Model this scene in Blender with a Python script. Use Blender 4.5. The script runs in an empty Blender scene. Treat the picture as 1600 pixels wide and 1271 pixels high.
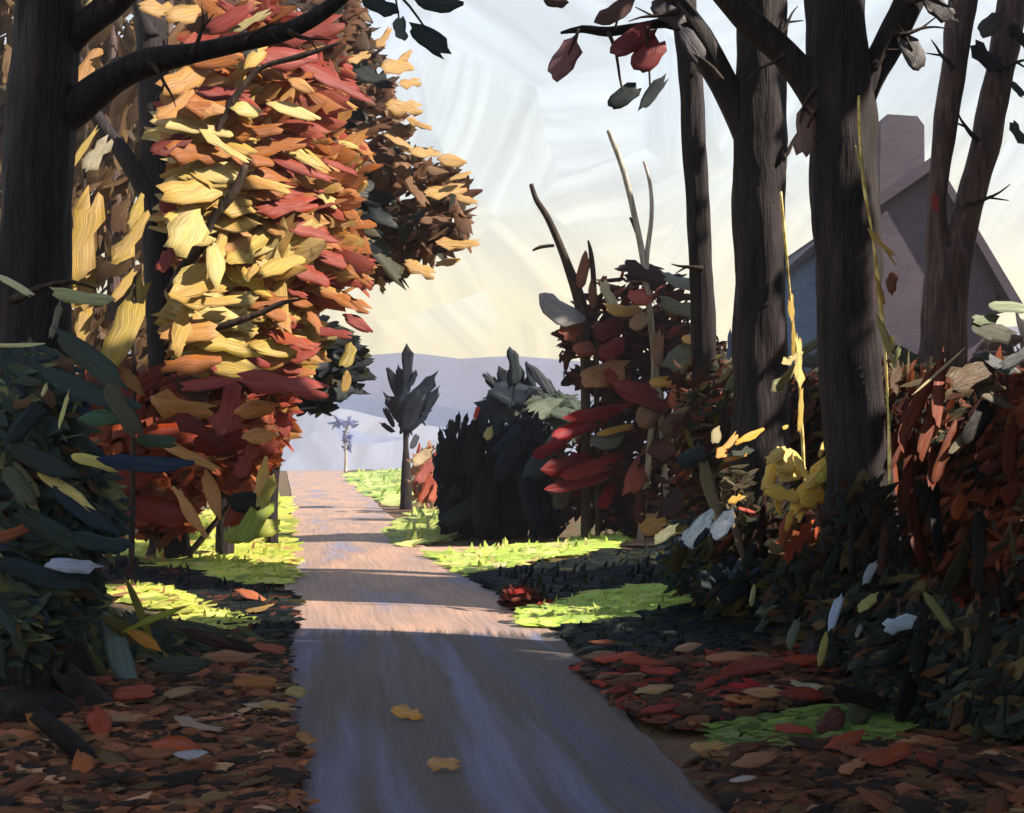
import bpy, math, random
import numpy as np
from mathutils import Vector, Matrix, noise

S = bpy.context.scene
COL = S.collection
rnd = random.Random(7)
nrg = np.random.default_rng(7)

# ------------------------------------------------------------------ camera, sky, sun, exposure
H, F, HOR, CX = 2.4, 1600.0, 700.0, 800.0          # eye height, focal length and horizon in photo pixels
cam_d = bpy.data.cameras.new('camera'); cam = bpy.data.objects.new('camera', cam_d); COL.objects.link(cam)
cam.location = (0, 0, H); cam.rotation_euler = (math.radians(90), 0, 0)
cam_d.sensor_width = 36; cam_d.lens = 36; cam_d.shift_y = (HOR-635.5)/1600
cam_d.clip_end = 6000; cam_d.clip_start = 0.05
S.camera = cam

SUN_EL, SUN_BACK = math.radians(42), math.radians(15)     # sun from the right, a little behind the viewer
sd = Vector((math.cos(SUN_EL)*math.cos(SUN_BACK), -math.cos(SUN_EL)*math.sin(SUN_BACK), math.sin(SUN_EL)))
sun_d = bpy.data.lights.new('sun', 'SUN'); sun = bpy.data.objects.new('sun', sun_d); COL.objects.link(sun)
sun_d.energy = 5.0; sun_d.angle = math.radians(0.6); sun_d.color = (1, 0.87, 0.70)
sun.rotation_euler = sd.to_track_quat('Z', 'Y').to_euler()

S.view_settings.view_transform = 'Standard'; S.view_settings.look = 'None'
S.view_settings.exposure = 1.45; S.view_settings.gamma = 1.0
S.view_settings.use_curve_mapping = False
S.cycles.use_denoising = True
S.cycles.max_bounces = 6; S.cycles.diffuse_bounces = 3; S.cycles.volume_bounces = 0
S.cycles.transparent_max_bounces = 4
S.cycles.sample_clamp_indirect = 4

def lin(c):
    o = []
    for v in c[:3]:
        v /= 255.0
        o.append(v/12.92 if v <= 0.04045 else ((v+0.055)/1.055)**2.4)
    return o

class NT:
    """small helper for node trees"""
    def __init__(s, tree): s.t = tree
    def n(s, typ, inputs=None, **kw):
        nd = s.t.nodes.new(typ)
        for k, v in kw.items(): setattr(nd, k, v)
        for k, v in (inputs or {}).items():
            if hasattr(v, 'is_linked') or isinstance(v, bpy.types.NodeSocket): s.t.links.new(v, nd.inputs[k])
            else: nd.inputs[k].default_value = v
        return nd
    def math(s, op, a, b=0.0):
        return s.n('ShaderNodeMath', {0: a, 1: b}, operation=op).outputs[0]
    def vmath(s, op, a, b=(0, 0, 0)):
        return s.n('ShaderNodeVectorMath', {0: a, 1: b}, operation=op).outputs[0]
    def mix(s, f, a, b, blend='MIX'):
        m = s.n('ShaderNodeMix', data_type='RGBA', blend_type=blend)
        for i, v in ((0, f), (6, a), (7, b)):
            if isinstance(v, bpy.types.NodeSocket): s.t.links.new(v, m.inputs[i])
            elif i and len(v) == 3: m.inputs[i].default_value = (*v, 1)
            else: m.inputs[i].default_value = v
        return m.outputs[2]
    def ramp(s, f, stops, interp='LINEAR'):
        r = s.n('ShaderNodeValToRGB', {0: f}); e = r.color_ramp; e.interpolation = interp
        while len(e.elements) < len(stops): e.elements.new(0.5)
        for el, (p, c) in zip(e.elements, stops):
            el.position = p; el.color = (*c, 1) if len(c) == 3 else c
        return r.outputs[0]
    def strokes(s, vec, cell, along, across, axis=(0, 0, 1), detail=2.0, spread=1.0):
        """patches of combed streaks, each patch in a direction of its own; returns (streak 0..1, patch random 0..1)"""
        wob = s.n('ShaderNodeTexNoise', {'Vector': vec, 'Scale': cell*0.9, 'Detail': 2.0}).outputs['Color']
        wv = s.vmath('ADD', vec, s.n('ShaderNodeVectorMath', {0: s.vmath('SUBTRACT', wob, (.5, .5, .5)), 'Scale': .3/cell}, operation='SCALE').outputs[0])
        vo = s.n('ShaderNodeTexVoronoi', {'Vector': wv, 'Scale': cell})
        sep = s.n('ShaderNodeSeparateColor', {0: vo.outputs['Color']})
        ang = s.math('MULTIPLY', s.math('SUBTRACT', sep.outputs[0], 0.5), 3.1*spread)
        rot = s.n('ShaderNodeVectorRotate', {'Vector': wv, 'Axis': axis, 'Angle': ang}, rotation_type='AXIS_ANGLE').outputs[0]
        sc = s.vmath('MULTIPLY', rot, (along, across, across) if axis[2] else (along, along, across))
        st = s.n('ShaderNodeTexNoise', {'Vector': sc, 'Scale': 1.0, 'Detail': detail}).outputs[0]
        return st, sep.outputs[1]

# ---- the sky: thin bright cloud over a Nishita sky
W = bpy.data.worlds.new('World'); S.world = W; W.use_nodes = True
t = NT(W.node_tree); W.node_tree.nodes.clear()
sky = t.n('ShaderNodeTexSky', sky_type='NISHITA', sun_disc=False, sun_elevation=SUN_EL)
sky.sun_rotation = math.atan2(sd.x, sd.y)
tc = t.n('ShaderNodeTexCoord').outputs['Generated']
sx = t.n('ShaderNodeSeparateXYZ', {0: tc})
st, pr = t.strokes(tc, 8.0, 4.0, 60.0, (0, 1, 0), 4.0)
st2, pr2 = t.strokes(tc, 3.5, 3.0, 40.0, (0, 1, 0), 2.0)
elev = t.math('ADD', sx.outputs[2], t.math('MULTIPLY', t.math('SUBTRACT', pr, .5), .06))
elev = t.math('ADD', elev, t.math('MULTIPLY', t.math('SUBTRACT', pr2, .5), .03))
veil = t.ramp(elev, [(0.0, lin((226, 206, 142))), (0.13, lin((228, 212, 158))), (0.19, lin((222, 218, 188))), (0.27, lin((208, 218, 218))), (0.42, lin((206, 218, 230))), (1.0, lin((150, 182, 230)))])
tint = t.ramp(pr, [(0.0, (0.93, 0.96, 1.01)), (0.45, (1, 1, 1)), (0.75, (1.03, 1.02, 0.95)), (1.0, (0.98, 0.97, 1.02))])
veil = t.mix(1.0, veil, tint, 'MULTIPLY')
comb = t.math('ADD', t.math('ADD', t.math('MULTIPLY', t.math('SUBTRACT', st, .5), 1.05), t.math('MULTIPLY', t.math('SUBTRACT', st2, .5), .25)), 1.0)
veil = t.n('ShaderNodeVectorMath', {0: veil, 'Scale': comb}, operation='SCALE').outputs[0]
veil = t.n('ShaderNodeVectorMath', {0: veil, 'Scale': 0.455}, operation='SCALE').outputs[0]
nsk = t.n('ShaderNodeVectorMath', {0: sky.outputs[0], 'Scale': 0.06}, operation='SCALE').outputs[0]
both = t.mix(0.90, nsk, veil)
bg = t.n('ShaderNodeBackground', {'Color': both, 'Strength': 1.0})
out = t.n('ShaderNodeOutputWorld', {0: bg.outputs[0]})

# ------------------------------------------------------------------ materials
def new_mat(name):
    m = bpy.data.materials.new(name); m.use_nodes = True; m.node_tree.nodes.clear()
    return m, NT(m.node_tree)

def finish(t, color, rough=0.6, bump=None, strength=0.5, dist=0.02, transl=0.0, spec=0.35):
    p = t.n('ShaderNodeBsdfPrincipled', {'Roughness': rough, 'Specular IOR Level': spec})
    if isinstance(color, bpy.types.NodeSocket): t.t.links.new(color, p.inputs['Base Color'])
    else: p.inputs['Base Color'].default_value = (*color, 1)
    nrm = None
    if bump is not None:
        nrm = t.n('ShaderNodeBump', {'Height': bump, 'Strength': strength, 'Distance': dist}).outputs[0]
        t.t.links.new(nrm, p.inputs['Normal'])
    sh = p.outputs[0]
    if transl > 0:
        tr = t.n('ShaderNodeBsdfTranslucent')
        t.t.links.new(color, tr.inputs[0])
        sh = t.n('ShaderNodeMixShader', {0: transl, 1: sh, 2: tr.outputs[0]}).outputs[0]
    t.t.links.new(sh, t.n('ShaderNodeOutputMaterial').inputs[0])

def leaf_material(name, per_object, transl, rough):
    m, t = new_mat(name)
    if per_object:
        oi = t.n('ShaderNodeObjectInfo'); base = oi.outputs['Color']; r = oi.outputs['Random']
    else:
        at = t.n('ShaderNodeAttribute', attribute_name='Col'); base = at.outputs['Color']; r = at.outputs['Alpha']
    uv = t.n('ShaderNodeUVMap').outputs[0]
    off = t.n('ShaderNodeCombineXYZ', {0: t.math('MULTIPLY', r, 37.0), 1: t.math('MULTIPLY', r, 91.0), 2: 0.0}).outputs[0]
    v = t.vmath('ADD', uv, off)
    wob = t.n('ShaderNodeTexNoise', {'Vector': v, 'Scale': 2.2, 'Detail': 1.0}).outputs['Color']
    v2 = t.vmath('ADD', v, t.n('ShaderNodeVectorMath', {0: wob, 'Scale': 0.22}, operation='SCALE').outputs[0])
    st = t.n('ShaderNodeTexNoise', {'Vector': t.vmath('MULTIPLY', v2, (1.4, 21.0, 1)), 'Scale': 1.0, 'Detail': 3.0}).outputs[0]
    bl = t.n('ShaderNodeTexNoise', {'Vector': t.vmath('MULTIPLY', v2, (2.2, 3.0, 1)), 'Scale': 1.0, 'Detail': 2.0}).outputs[0]
    hs = t.n('ShaderNodeHueSaturation', {'Hue': t.math('ADD', t.math('MULTIPLY', t.math('SUBTRACT', bl, .5), .03), .5),
                                         'Saturation': t.math('ADD', t.math('MULTIPLY', bl, .5), .75),
                                         'Value': t.math('ADD', t.math('MULTIPLY', t.math('SUBTRACT', st, .5), 1.7), 1.0), 'Color': base}).outputs[0]
    h = t.math('ADD', st, t.math('MULTIPLY', bl, 0.8))
    finish(t, hs, rough, h, 0.5, 0.03, transl, .22)
    return m

M_LEAF = leaf_material('leaf_blade', True, 0.38, 0.5)
M_FOL = leaf_material('leaf_mass', False, 0.42, 0.55)

def bark_material(name, c1, c2, c3):
    m, t = new_mat(name)
    co = t.n('ShaderNodeTexCoord').outputs['Object']
    v = t.vmath('MULTIPLY', co, (9, 9, 0.9))
    n1 = t.n('ShaderNodeTexNoise', {'Vector': v, 'Scale': 1.6, 'Detail': 5.0, 'Roughness': .65}).outputs[0]
    n2 = t.n('ShaderNodeTexNoise', {'Vector': co, 'Scale': 1.3, 'Detail': 3.0}).outputs[0]
    n3 = t.n('ShaderNodeTexNoise', {'Vector': t.vmath('MULTIPLY', co, (3, 3, 26)), 'Scale': 1.0, 'Detail': 2.0}).outputs[0]
    f = t.math('ADD', t.math('MULTIPLY', n1, .75), t.math('MULTIPLY', n2, .25))
    c = t.ramp(f, [(0.32, lin(c1)), (0.5, lin(c2)), (0.66, lin(c3))])
    finish(t, c, .75, t.math('ADD', n1, t.math('MULTIPLY', n3, .08)), .9, .05, spec=.25)
    return m

M_BARK = bark_material('dark_bark', (15, 11, 13), (31, 25, 29), (54, 44, 50))
M_BARKB = bark_material('brown_bark', (52, 40, 42), (84, 68, 68), (124, 102, 98))
M_TWIG = bark_material('twig_bark', (30, 22, 22), (50, 38, 34), (84, 70, 54))
M_PALE = bark_material('pale_twig_bark', (120, 112, 100), (160, 155, 145), (205, 200, 190))
M_CHAR = bark_material('rotten_bark', (18, 16, 18), (30, 26, 26), (52, 40, 34))

def ground_material():
    m, t = new_mat('forest_soil')
    co = t.n('ShaderNodeTexCoord').outputs['Object']
    st, pr = t.strokes(co, 2.2, 2.5, 22.0)
    n = t.n('ShaderNodeTexNoise', {'Vector': co, 'Scale': .35, 'Detail': 3.0}).outputs[0]
    c = t.ramp(pr, [(0, lin((70, 44, 30))), (.3, lin((98, 60, 40))), (.6, lin((74, 72, 42))), (.85, lin((60, 66, 44))), (1, lin((120, 76, 48)))])
    c2 = t.ramp(n, [(.4, lin((64, 70, 48))), (.6, lin((92, 58, 40)))])
    c = t.mix(.45, c, c2)
    c = t.n('ShaderNodeHueSaturation', {'Value': t.math('ADD', t.math('MULTIPLY', st, 1.0), .5), 'Color': c}).outputs[0]
    finish(t, c, .8, st, .8, .05)
    return m
M_GROUND = ground_material()

def road_material():
    m, t = new_mat('worn_asphalt')
    uv = t.n('ShaderNodeUVMap').outputs[0]
    v = t.vmath('MULTIPLY', uv, (1, 1, 1))
    wob = t.n('ShaderNodeTexNoise', {'Vector': t.vmath('MULTIPLY', uv, (.6, .25, 1)), 'Scale': 1.0, 'Detail': 2.0}).outputs['Color']
    v = t.vmath('ADD', v, t.n('ShaderNodeVectorMath', {0: wob, 'Scale': 0.3}, operation='SCALE').outputs[0])
    track = t.n('ShaderNodeTexNoise', {'Vector': t.vmath('MULTIPLY', v, (1.5, .10, 1)), 'Scale': 1.0, 'Detail': 2.0}).outputs[0]
    fine = t.n('ShaderNodeTexNoise', {'Vector': t.vmath('MULTIPLY', v, (14, .7, 1)), 'Scale': 1.0, 'Detail': 3.0}).outputs[0]
    grit = t.n('ShaderNodeTexNoise', {'Vector': t.vmath('MULTIPLY', uv, (40, 40, 1)), 'Scale': 1.0, 'Detail': 3.0}).outputs[0]
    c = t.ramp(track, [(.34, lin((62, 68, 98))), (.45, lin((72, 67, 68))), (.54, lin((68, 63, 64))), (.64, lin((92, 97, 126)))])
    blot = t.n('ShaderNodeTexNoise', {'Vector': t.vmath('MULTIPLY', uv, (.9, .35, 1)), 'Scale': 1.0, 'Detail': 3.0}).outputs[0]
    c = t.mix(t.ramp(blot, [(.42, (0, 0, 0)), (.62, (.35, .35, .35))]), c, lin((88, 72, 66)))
    # sun and shade painted in: far stretch paler, near asphalt darker
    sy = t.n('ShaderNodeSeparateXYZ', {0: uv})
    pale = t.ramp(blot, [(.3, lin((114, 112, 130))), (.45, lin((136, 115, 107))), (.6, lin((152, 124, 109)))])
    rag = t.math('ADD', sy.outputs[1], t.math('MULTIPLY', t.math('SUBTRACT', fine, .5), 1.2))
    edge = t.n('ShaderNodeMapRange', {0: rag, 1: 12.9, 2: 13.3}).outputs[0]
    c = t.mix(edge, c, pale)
    val = t.math('ADD', t.math('MULTIPLY', t.math('SUBTRACT', fine, .5), .9), 1.0)
    val = t.math('ADD', val, t.math('MULTIPLY', t.math('SUBTRACT', grit, .5), .7))
    c = t.n('ShaderNodeHueSaturation', {'Value': val, 'Color': c}).outputs[0]
    finish(t, c, .65, t.math('ADD', fine, t.math('MULTIPLY', grit, .7)), .6, .02)
    return m
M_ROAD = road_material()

def simple_stroke_material(name, cols, cell, along, across, axis=(0, 0, 1), rough=.8, bs=.6, spread=1.0):
    m, t = new_mat(name)
    co = t.n('ShaderNodeTexCoord').outputs['Object']
    st, pr = t.strokes(co, cell, along, across, axis, spread=spread)
    n = len(cols)
    c = t.ramp(pr, [(i/max(1, n-1), lin(x)) for i, x in enumerate(cols)])
    c = t.n('ShaderNodeHueSaturation', {'Value': t.math('ADD', t.math('MULTIPLY', t.math('SUBTRACT', st, .5), .8), 1.0), 'Color': c}).outputs[0]
    finish(t, c, rough, st, bs, .3/across)
    return m

# ------------------------------------------------------------------ helpers
def P(px, py, Y): return Vector(((px-CX)/F*Y, Y, H-(py-HOR)/F*Y))
def G(px, py): return P(px, py, H*F/(py-HOR))
def link(o):
    COL.objects.link(o); return o
def tag(o, label=None, cat=None, group=None, kind=None):
    for k, v in (('label', label), ('category', cat), ('group', group), ('kind', kind)):
        if v: o[k] = v
    return o
def thing(name, label, cat, loc, group=None):
    o = link(bpy.data.objects.new(name, None)); o.location = loc; o.empty_display_size = .2
    return tag(o, label, cat, group)
def mesh_obj(name, verts, faces, mat, parent=None, smooth=True):
    me = bpy.data.meshes.new(name); me.from_pydata([tuple(v) for v in verts], [], faces); me.update()
    if smooth: me.polygons.foreach_set('use_smooth', [True]*len(me.polygons))
    me.materials.append(mat)
    o = link(bpy.data.objects.new(name, me))
    if parent is not None: attach(o, parent)
    return o
def attach(o, parent):
    """parent a mesh built in world coordinates, keeping it where it is"""
    o.parent = parent
    o.matrix_parent_inverse = Matrix.Translation(-wloc(parent))
def wloc(o):
    v = Vector(o.location)
    return v if o.parent is None else v   # parts built in world space keep a zero location of their own

def tube(path, radii, sides=12, seed=0, rough=.10, step=None, flare=False):
    """a knobbly tapering tube along points with radii"""
    pts, rs = [], []
    n = len(path)
    for i in range(n-1):
        p0, p1, p2, p3 = path[max(0, i-1)], path[i], path[i+1], path[min(n-1, i+2)]
        k = max(2, int((p2-p1).length/(step or max(.12, .8*radii[i])))) if n > 1 else 2
        k = min(k, 40)
        for j in range(k):
            u = j/k
            q = .5*((2*p1)+(p2-p0)*u+(2*p0-5*p1+4*p2-p3)*u*u+(3*p1-p0-3*p2+p3)*u**3)
            pts.append(q); rs.append(radii[i]*(1-u)+radii[i+1]*u)
    pts.append(path[-1]); rs.append(radii[-1])
    V, Fc = [], []
    ref = Vector((0.3, 1, 0.1))
    for i, p in enumerate(pts):
        d = (pts[min(i+1, len(pts)-1)]-pts[max(i-1, 0)]).normalized()
        a = d.cross(ref).normalized(); b = d.cross(a)
        for s in range(sides):
            th = 2*math.pi*s/sides
            fl = (1+.45*math.exp(-max(0, p.z)/.28)*(1+.6*math.sin(th*5+seed))) if flare else 1
            rd = .05*noise.noise(Vector((th*4.5 if th < math.pi else (2*math.pi-th)*4.5, p.z*.55+seed, seed*2.0)))*(1 if sides > 15 else 0)
            r = rs[i]*fl*(1+rd+rough*(noise.noise(Vector((math.cos(th)*1.7+seed*3.1, math.sin(th)*1.7, p.z*.9+p.x*.7)))*1.2
                                + .6*noise.noise(Vector((math.cos(th)*4+seed, math.sin(th)*4, p.z*2.2+p.x*2)))))
            V.append(p+a*math.cos(th)*r+b*math.sin(th)*r)
    for i in range(len(pts)-1):
        for s in range(sides):
            s2 = (s+1) % sides
            Fc.append((i*sides+s, i*sides+s2, (i+1)*sides+s2, (i+1)*sides+s))
    c0, c1 = len(V), len(V)+1
    V.append(pts[0]); V.append(pts[-1])
    for s in range(sides):
        s2 = (s+1) % sides
        Fc.append((c0, s2, s)); L = (len(pts)-1)*sides; Fc.append((c1, L+s, L+s2))
    return V, Fc

def limb(name, spec, Y, mat, parent, seed=0, sides=12, rough=.10, dY=None):
    """spec: (px, py, width in px) along the limb; dY: depth added per point"""
    path = [P(a, b, Y+(dY[i] if dY else 0)) for i, (a, b, w) in enumerate(spec)]
    rad = [w*.5/F*Y for a, b, w in spec]
    V, Fc = tube(path, rad, sides, seed, rough, .10 if sides > 15 else None, sides > 13)
    return mesh_obj(name, V, Fc, mat, parent)

# ---- leaf shapes: unit length along x, thick, slightly cupped
def dab_mesh(kind, seed):
    r = random.Random(seed)
    nu, nv = 6, 4
    top = []
    bend = r.uniform(-.12, .16); twist = r.uniform(-.16, .16); sway = r.uniform(-.10, .10)
    comb0 = [r.uniform(-.10, .10) for _ in range(nv)]; comb1 = [r.uniform(-.14, .14) for _ in range(nv)]
    for i in range(nu):
        u = i/(nu-1)
        if kind == 'leaf': w = max(.06, math.sin(math.pi*min(1, max(0, u*.92+.05)))**.7)
        elif kind == 'stroke': w = (.80+.22*r.random())*(1 if 0 < i < nu-1 else .62)
        elif kind == 'taper': w = max(.06, (1-u)**.6)*(1 if i else .8)
        else: w = max(.14, (.5+.65*r.random())*math.sin(math.pi*(u*.8+.12))**.5)
        for j in range(nv):
            v = j/(nv-1)-.5
            x = u-.5
            if i == 0: x += comb0[j]
            if i == nu-1: x += comb1[j]
            y = v*w+sway*4*(u-.5)**2+r.uniform(-.06, .06)
            z = bend*4*((u-.5)**2)+twist*v*(u-.5)*2+.03*r.uniform(-1, 1)
            top.append((x, y, z, u, v+.5))
    V = [(a, b, c) for a, b, c, _, _ in top]
    UV = [(u, v) for *_, u, v in top]
    Fc = []
    for i in range(nu-1):
        for j in range(nv-1):
            a = i*nv+j; Fc.append((a, a+nv, a+nv+1, a+1))
    ring = [i*nv for i in range(nu)]+[(nu-1)*nv+1, (nu-1)*nv+2]+[i*nv+3 for i in range(nu-1, -1, -1)]+[2, 1]
    b0 = len(V)
    for k in ring:
        x, y, z = V[k]; V.append((x*.97, y*.95, z-.035)); UV.append(UV[k])
    m = len(ring)
    for k in range(m):
        k2 = (k+1) % m
        Fc.append((ring[k], b0+k, b0+k2, ring[k2]))
    Fc.append(tuple(b0+k for k in range(m-1, -1, -1)))
    me = bpy.data.meshes.new(kind+'_blade'); me.from_pydata(V, [], [f[::-1] for f in Fc]); me.update()
    uvl = me.uv_layers.new(name='UVMap')
    idx = np.zeros(len(me.loops), dtype=np.int32); me.loops.foreach_get('vertex_index', idx)
    uvl.data.foreach_set('uv', np.array(UV, dtype=np.float32)[idx].ravel())
    me.polygons.foreach_set('use_smooth', [i < (nu-1)*(nv-1) for i in range(len(me.polygons))])
    me.materials.append(M_LEAF)
    return me
# the faces above are wound so that +z is the upper side
DAB = {k: [dab_mesh(k, 100*i+j) for j in range(7)] for i, k in enumerate(('leaf', 'stroke', 'taper', 'knife'))}

def frame(ang, n):
    """rotation whose x axis points along the picture angle and whose z axis is the normal n (seen from the road)"""
    tx, tz = math.cos(ang), math.sin(ang)
    ny = n.y if abs(n.y) > .25 else -.25
    x = Vector((tx, -(tx*n.x+tz*n.z)/ny, tz)).normalized()
    z = n.normalized(); z = (z-x*z.dot(x)).normalized()
    y = z.cross(x)
    return Matrix((x, y, z)).transposed()

def leaf(parent, px, py, ln, ang, ratio, col, Y, k=.42, kind='leaf', name='leaf', n=None, r=rnd, thick=None):
    me = r.choice(DAB[kind])
    o = link(bpy.data.objects.new(name, me))
    if n is None: n = Vector((.46+r.uniform(-.25, .25), -.8, .36+r.uniform(-.25, .25)))
    R = frame(math.radians(ang+r.uniform(-4, 4)), n)
    L = ln/F*Y
    wd = L*ratio
    M = R.to_4x4() @ Matrix.Diagonal((L*1.06, wd*1.15, wd*.75, 1))
    loc = P(px, py, Y)
    M.translation = loc
    if parent is not None:
        o.parent = parent
        M = Matrix.Translation(-wloc(parent)) @ M
        o.matrix_basis = M
    else: o.matrix_basis = M
    o.color = (*tint(col, k), 1)
    return o

def tint(col, k, cap=.80):
    l = lin(col); f = min(k, cap/max(l)); return [v*f for v in l]

class Mass:
    """many leaves as one mesh (position, length, width, picture angle, normal, colour)"""
    def __init__(s): s.A = []
    def add(s, p, L, w, x, n, c): s.A.append((*p, L, w, *x, *n, *c))
    def build(s, name, parent=None, mat=None):
        A = np.array(s.A, dtype=np.float64); N = len(A)
        p, L, w, x, n, c = A[:, :3], A[:, 3:4], A[:, 4:5], A[:, 5:8], A[:, 8:11], A[:, 11:14]
        x = x/np.linalg.norm(x, axis=1, keepdims=True)
        n = n-x*np.sum(x*n, axis=1, keepdims=True); n /= np.linalg.norm(n, axis=1, keepdims=True)+1e-9
        y = np.cross(n, x)
        us = np.array([0, .22, .5, .78, 1.0]); prof = np.array([.30, .85, 1.0, .80, .30])
        rag = nrg.uniform(-.13, .13, (N, 2, 3))
        V = np.zeros((N, 5, 3, 3)); UV = np.zeros((N, 5, 3, 2))
        bend = nrg.uniform(-.25, .25, (N, 1)); sway = nrg.uniform(-.25, .25, (N, 1))
        for i in range(5):
            pj = prof[i]*nrg.uniform(.7, 1.2, (N, 1))
            for j in range(3):
                v = (j-1)*.5
                V[:, i, j] = p+x*L*(us[i]-.5+(rag[:, 0 if i == 0 else 1, j:j+1] if i in (0, 4) else nrg.uniform(-.03, .03, (N, 1))))+y*(w*(v*pj+sway*4*(us[i]-.5)**2))+n*(L*bend*(us[i]-.5)**2+w*(.10 if j == 1 else 0))
                UV[:, i, j, 0] = us[i]; UV[:, i, j, 1] = j*.5
        base = (np.arange(N)*15)[:, None]
        q = []
        for i in range(4):
            for j in range(2):
                a = i*3+j; q.append([a, a+3, a+4, a+1])
        q = np.array(q)
        Fc = (base[:, None, :]+q[None]).reshape(-1, 4)
        me = bpy.data.meshes.new(name)
        me.vertices.add(N*15); me.vertices.foreach_set('co', V.reshape(-1))
        me.loops.add(len(Fc)*4); me.loops.foreach_set('vertex_index', Fc.reshape(-1).astype(np.int32))
        me.polygons.add(len(Fc)); me.polygons.foreach_set('loop_start', np.arange(len(Fc), dtype=np.int32)*4)
        me.polygons.foreach_set('use_smooth', np.ones(len(Fc), dtype=bool))
        me.update(calc_edges=True)
        uvl = me.uv_layers.new(name='UVMap')
        uvl.data.foreach_set('uv', UV.reshape(-1, 2)[Fc.reshape(-1)].astype(np.float32).ravel())
        ca = me.attributes.new('Col', 'FLOAT_COLOR', 'POINT')
        cc = np.concatenate([c, nrg.random((N, 1))], axis=1).astype(np.float32)
        ca.data.foreach_set('color', np.repeat(cc, 15, axis=0).ravel())
        me.validate()
        me.materials.append(mat or M_FOL)
        o = link(bpy.data.objects.new(name, me))
        o['kind'] = 'stuff'
        if parent is not None: attach(o, parent)
        return o

def pick(pal, r=rnd):
    tot = sum(p[1] for p in pal); u = r.random()*tot
    for c, w in pal:
        u -= w
        if u <= 0: return c
    return pal[-1][0]

def vary(c, k, r=rnd, a=.18):
    return [v*(1+r.uniform(-.05, .05)) for v in tint(c, k*(1+r.uniform(-a, a)))]

def fill(mass, blobs, n, pal, size, ratio, ang, spread, k, r=rnd, shell=.55, slope=0):
    """leaves through ellipsoids given as (px, py, rx px, ry px, depth Y, half depth m)"""
    wts = [b[2]*b[3] for b in blobs]; tot = sum(wts)
    for b, wt in zip(blobs, wts):
        px, py, rx, ry, Y, dy = b
        for _ in range(int(n*wt/tot)):
            while True:
                a, bb, c = r.uniform(-1, 1), r.uniform(-1, 1), r.uniform(-1, 1)
                d = a*a+bb*bb+c*c
                if d <= 1 and (d > shell*shell or r.random() < .45): break
            yy = Y+c*dy
            p = P(px, py, Y)+Vector((a*rx/F*Y, c*dy+slope*a*rx/100, bb*ry/F*Y))
            if p.z < .05: p.z = .05+r.random()*.15
            L = r.uniform(*size)
            th = math.radians(ang+r.gauss(0, spread))
            nn = Vector((.3+r.uniform(-.6, .6), -.8+r.uniform(-.3, .5), .3+r.uniform(-.5, .5)))
            xx = Vector((math.cos(th), r.uniform(-.3, .3), math.sin(th)))
            mass.add(p, L, L*r.uniform(*ratio), xx, nn, vary(pick(pal, r), k, r))

def heroes(parent, rows, Y, k, kind='knife', jit=.5, n=None, slope=0):
    for row in rows:
        px, py, ln, ang, ratio, col = row[:6]
        kd = row[6] if len(row) > 6 else kind
        leaf(parent, px, py, ln, ang, ratio, col, Y+slope*(px-380)/100+rnd.uniform(-jit, jit), k, kd, n=n)

def in_poly(x, y, poly):
    c = False; j = len(poly)-1
    for i in range(len(poly)):
        xi, yi = poly[i]; xj, yj = poly[j]
        if (yi > y) != (yj > y) and x < (xj-xi)*(y-yi)/(yj-yi)+xi: c = not c
        j = i
    return c

# ------------------------------------------------------------------ the ground, the road, the hills
ROAD = [(1900, 466, 1690), (1500, 460, 1328), (1271, 456, 1120), (1183, 454, 1041), (1140, 452, 1002), (1057, 449, 930), (990, 445, 872), (950, 445, 822), (905, 445, 745),
        (870, 446, 690), (850, 448, 655), (820, 452, 628), (800, 455, 602), (770, 455, 572), (745, 450, 545), (736, 448, 536)]
def road_edges(Y):
    rows = [(H*F/(y-HOR), a, b) for y, a, b in ROAD]
    if Y <= rows[0][0]:
        Y0, a, b = rows[0]; return ((a-CX)/F*Y0, (b-CX)/F*Y0)
    for (Y0, a0, b0), (Y1, a1, b1) in zip(rows, rows[1:]):
        if Y <= Y1:
            u = (Y-Y0)/(Y1-Y0)
            xl = ((a0-CX)/F*Y0)*(1-u)+((a1-CX)/F*Y1)*u
            xr = ((b0-CX)/F*Y0)*(1-u)+((b1-CX)/F*Y1)*u
            return xl, xr
    Y1, a, b = rows[-1]
    return ((a-CX)/F*Y1-(Y-Y1)*.22, (b-CX)/F*Y1-(Y-Y1)*.22)

def smooth(a, b, x):
    u = min(1, max(0, (x-a)/(b-a))); return u*u*(3-2*u)
def ground_z(x, y):
    xl, xr = road_edges(y)
    d = max(xl-x, x-xr)
    z = -.05
    if d > 0:
        z = -.03+.16*smooth(0, 1.6, d)*(.6+.8*noise.noise(Vector((x*.35, y*.3, 1.3)))) + .10*smooth(.3, 2, d)*noise.noise(Vector((x*1.1, y*1.1, 5)))
    z -= 22*smooth(106, 230, y)
    return z
xs = list(np.arange(-200, -30, 10))+list(np.arange(-30, 30, .5))+list(np.arange(30, 260, 10))
ys = list(np.arange(-40, 4, 2))+list(np.arange(4, 40, .5))+list(np.arange(40, 120, 2.5))+list(np.arange(120, 500, 12))
V = [(x, y, ground_z(x, y)) for y in ys for x in xs]
nx = len(xs)
Fc = [(j*nx+i, j*nx+i+1, (j+1)*nx+i+1, (j+1)*nx+i) for j in range(len(ys)-1) for i in range(nx-1)]
tag(mesh_obj('ground', V, Fc, M_GROUND), kind='structure')

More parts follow.
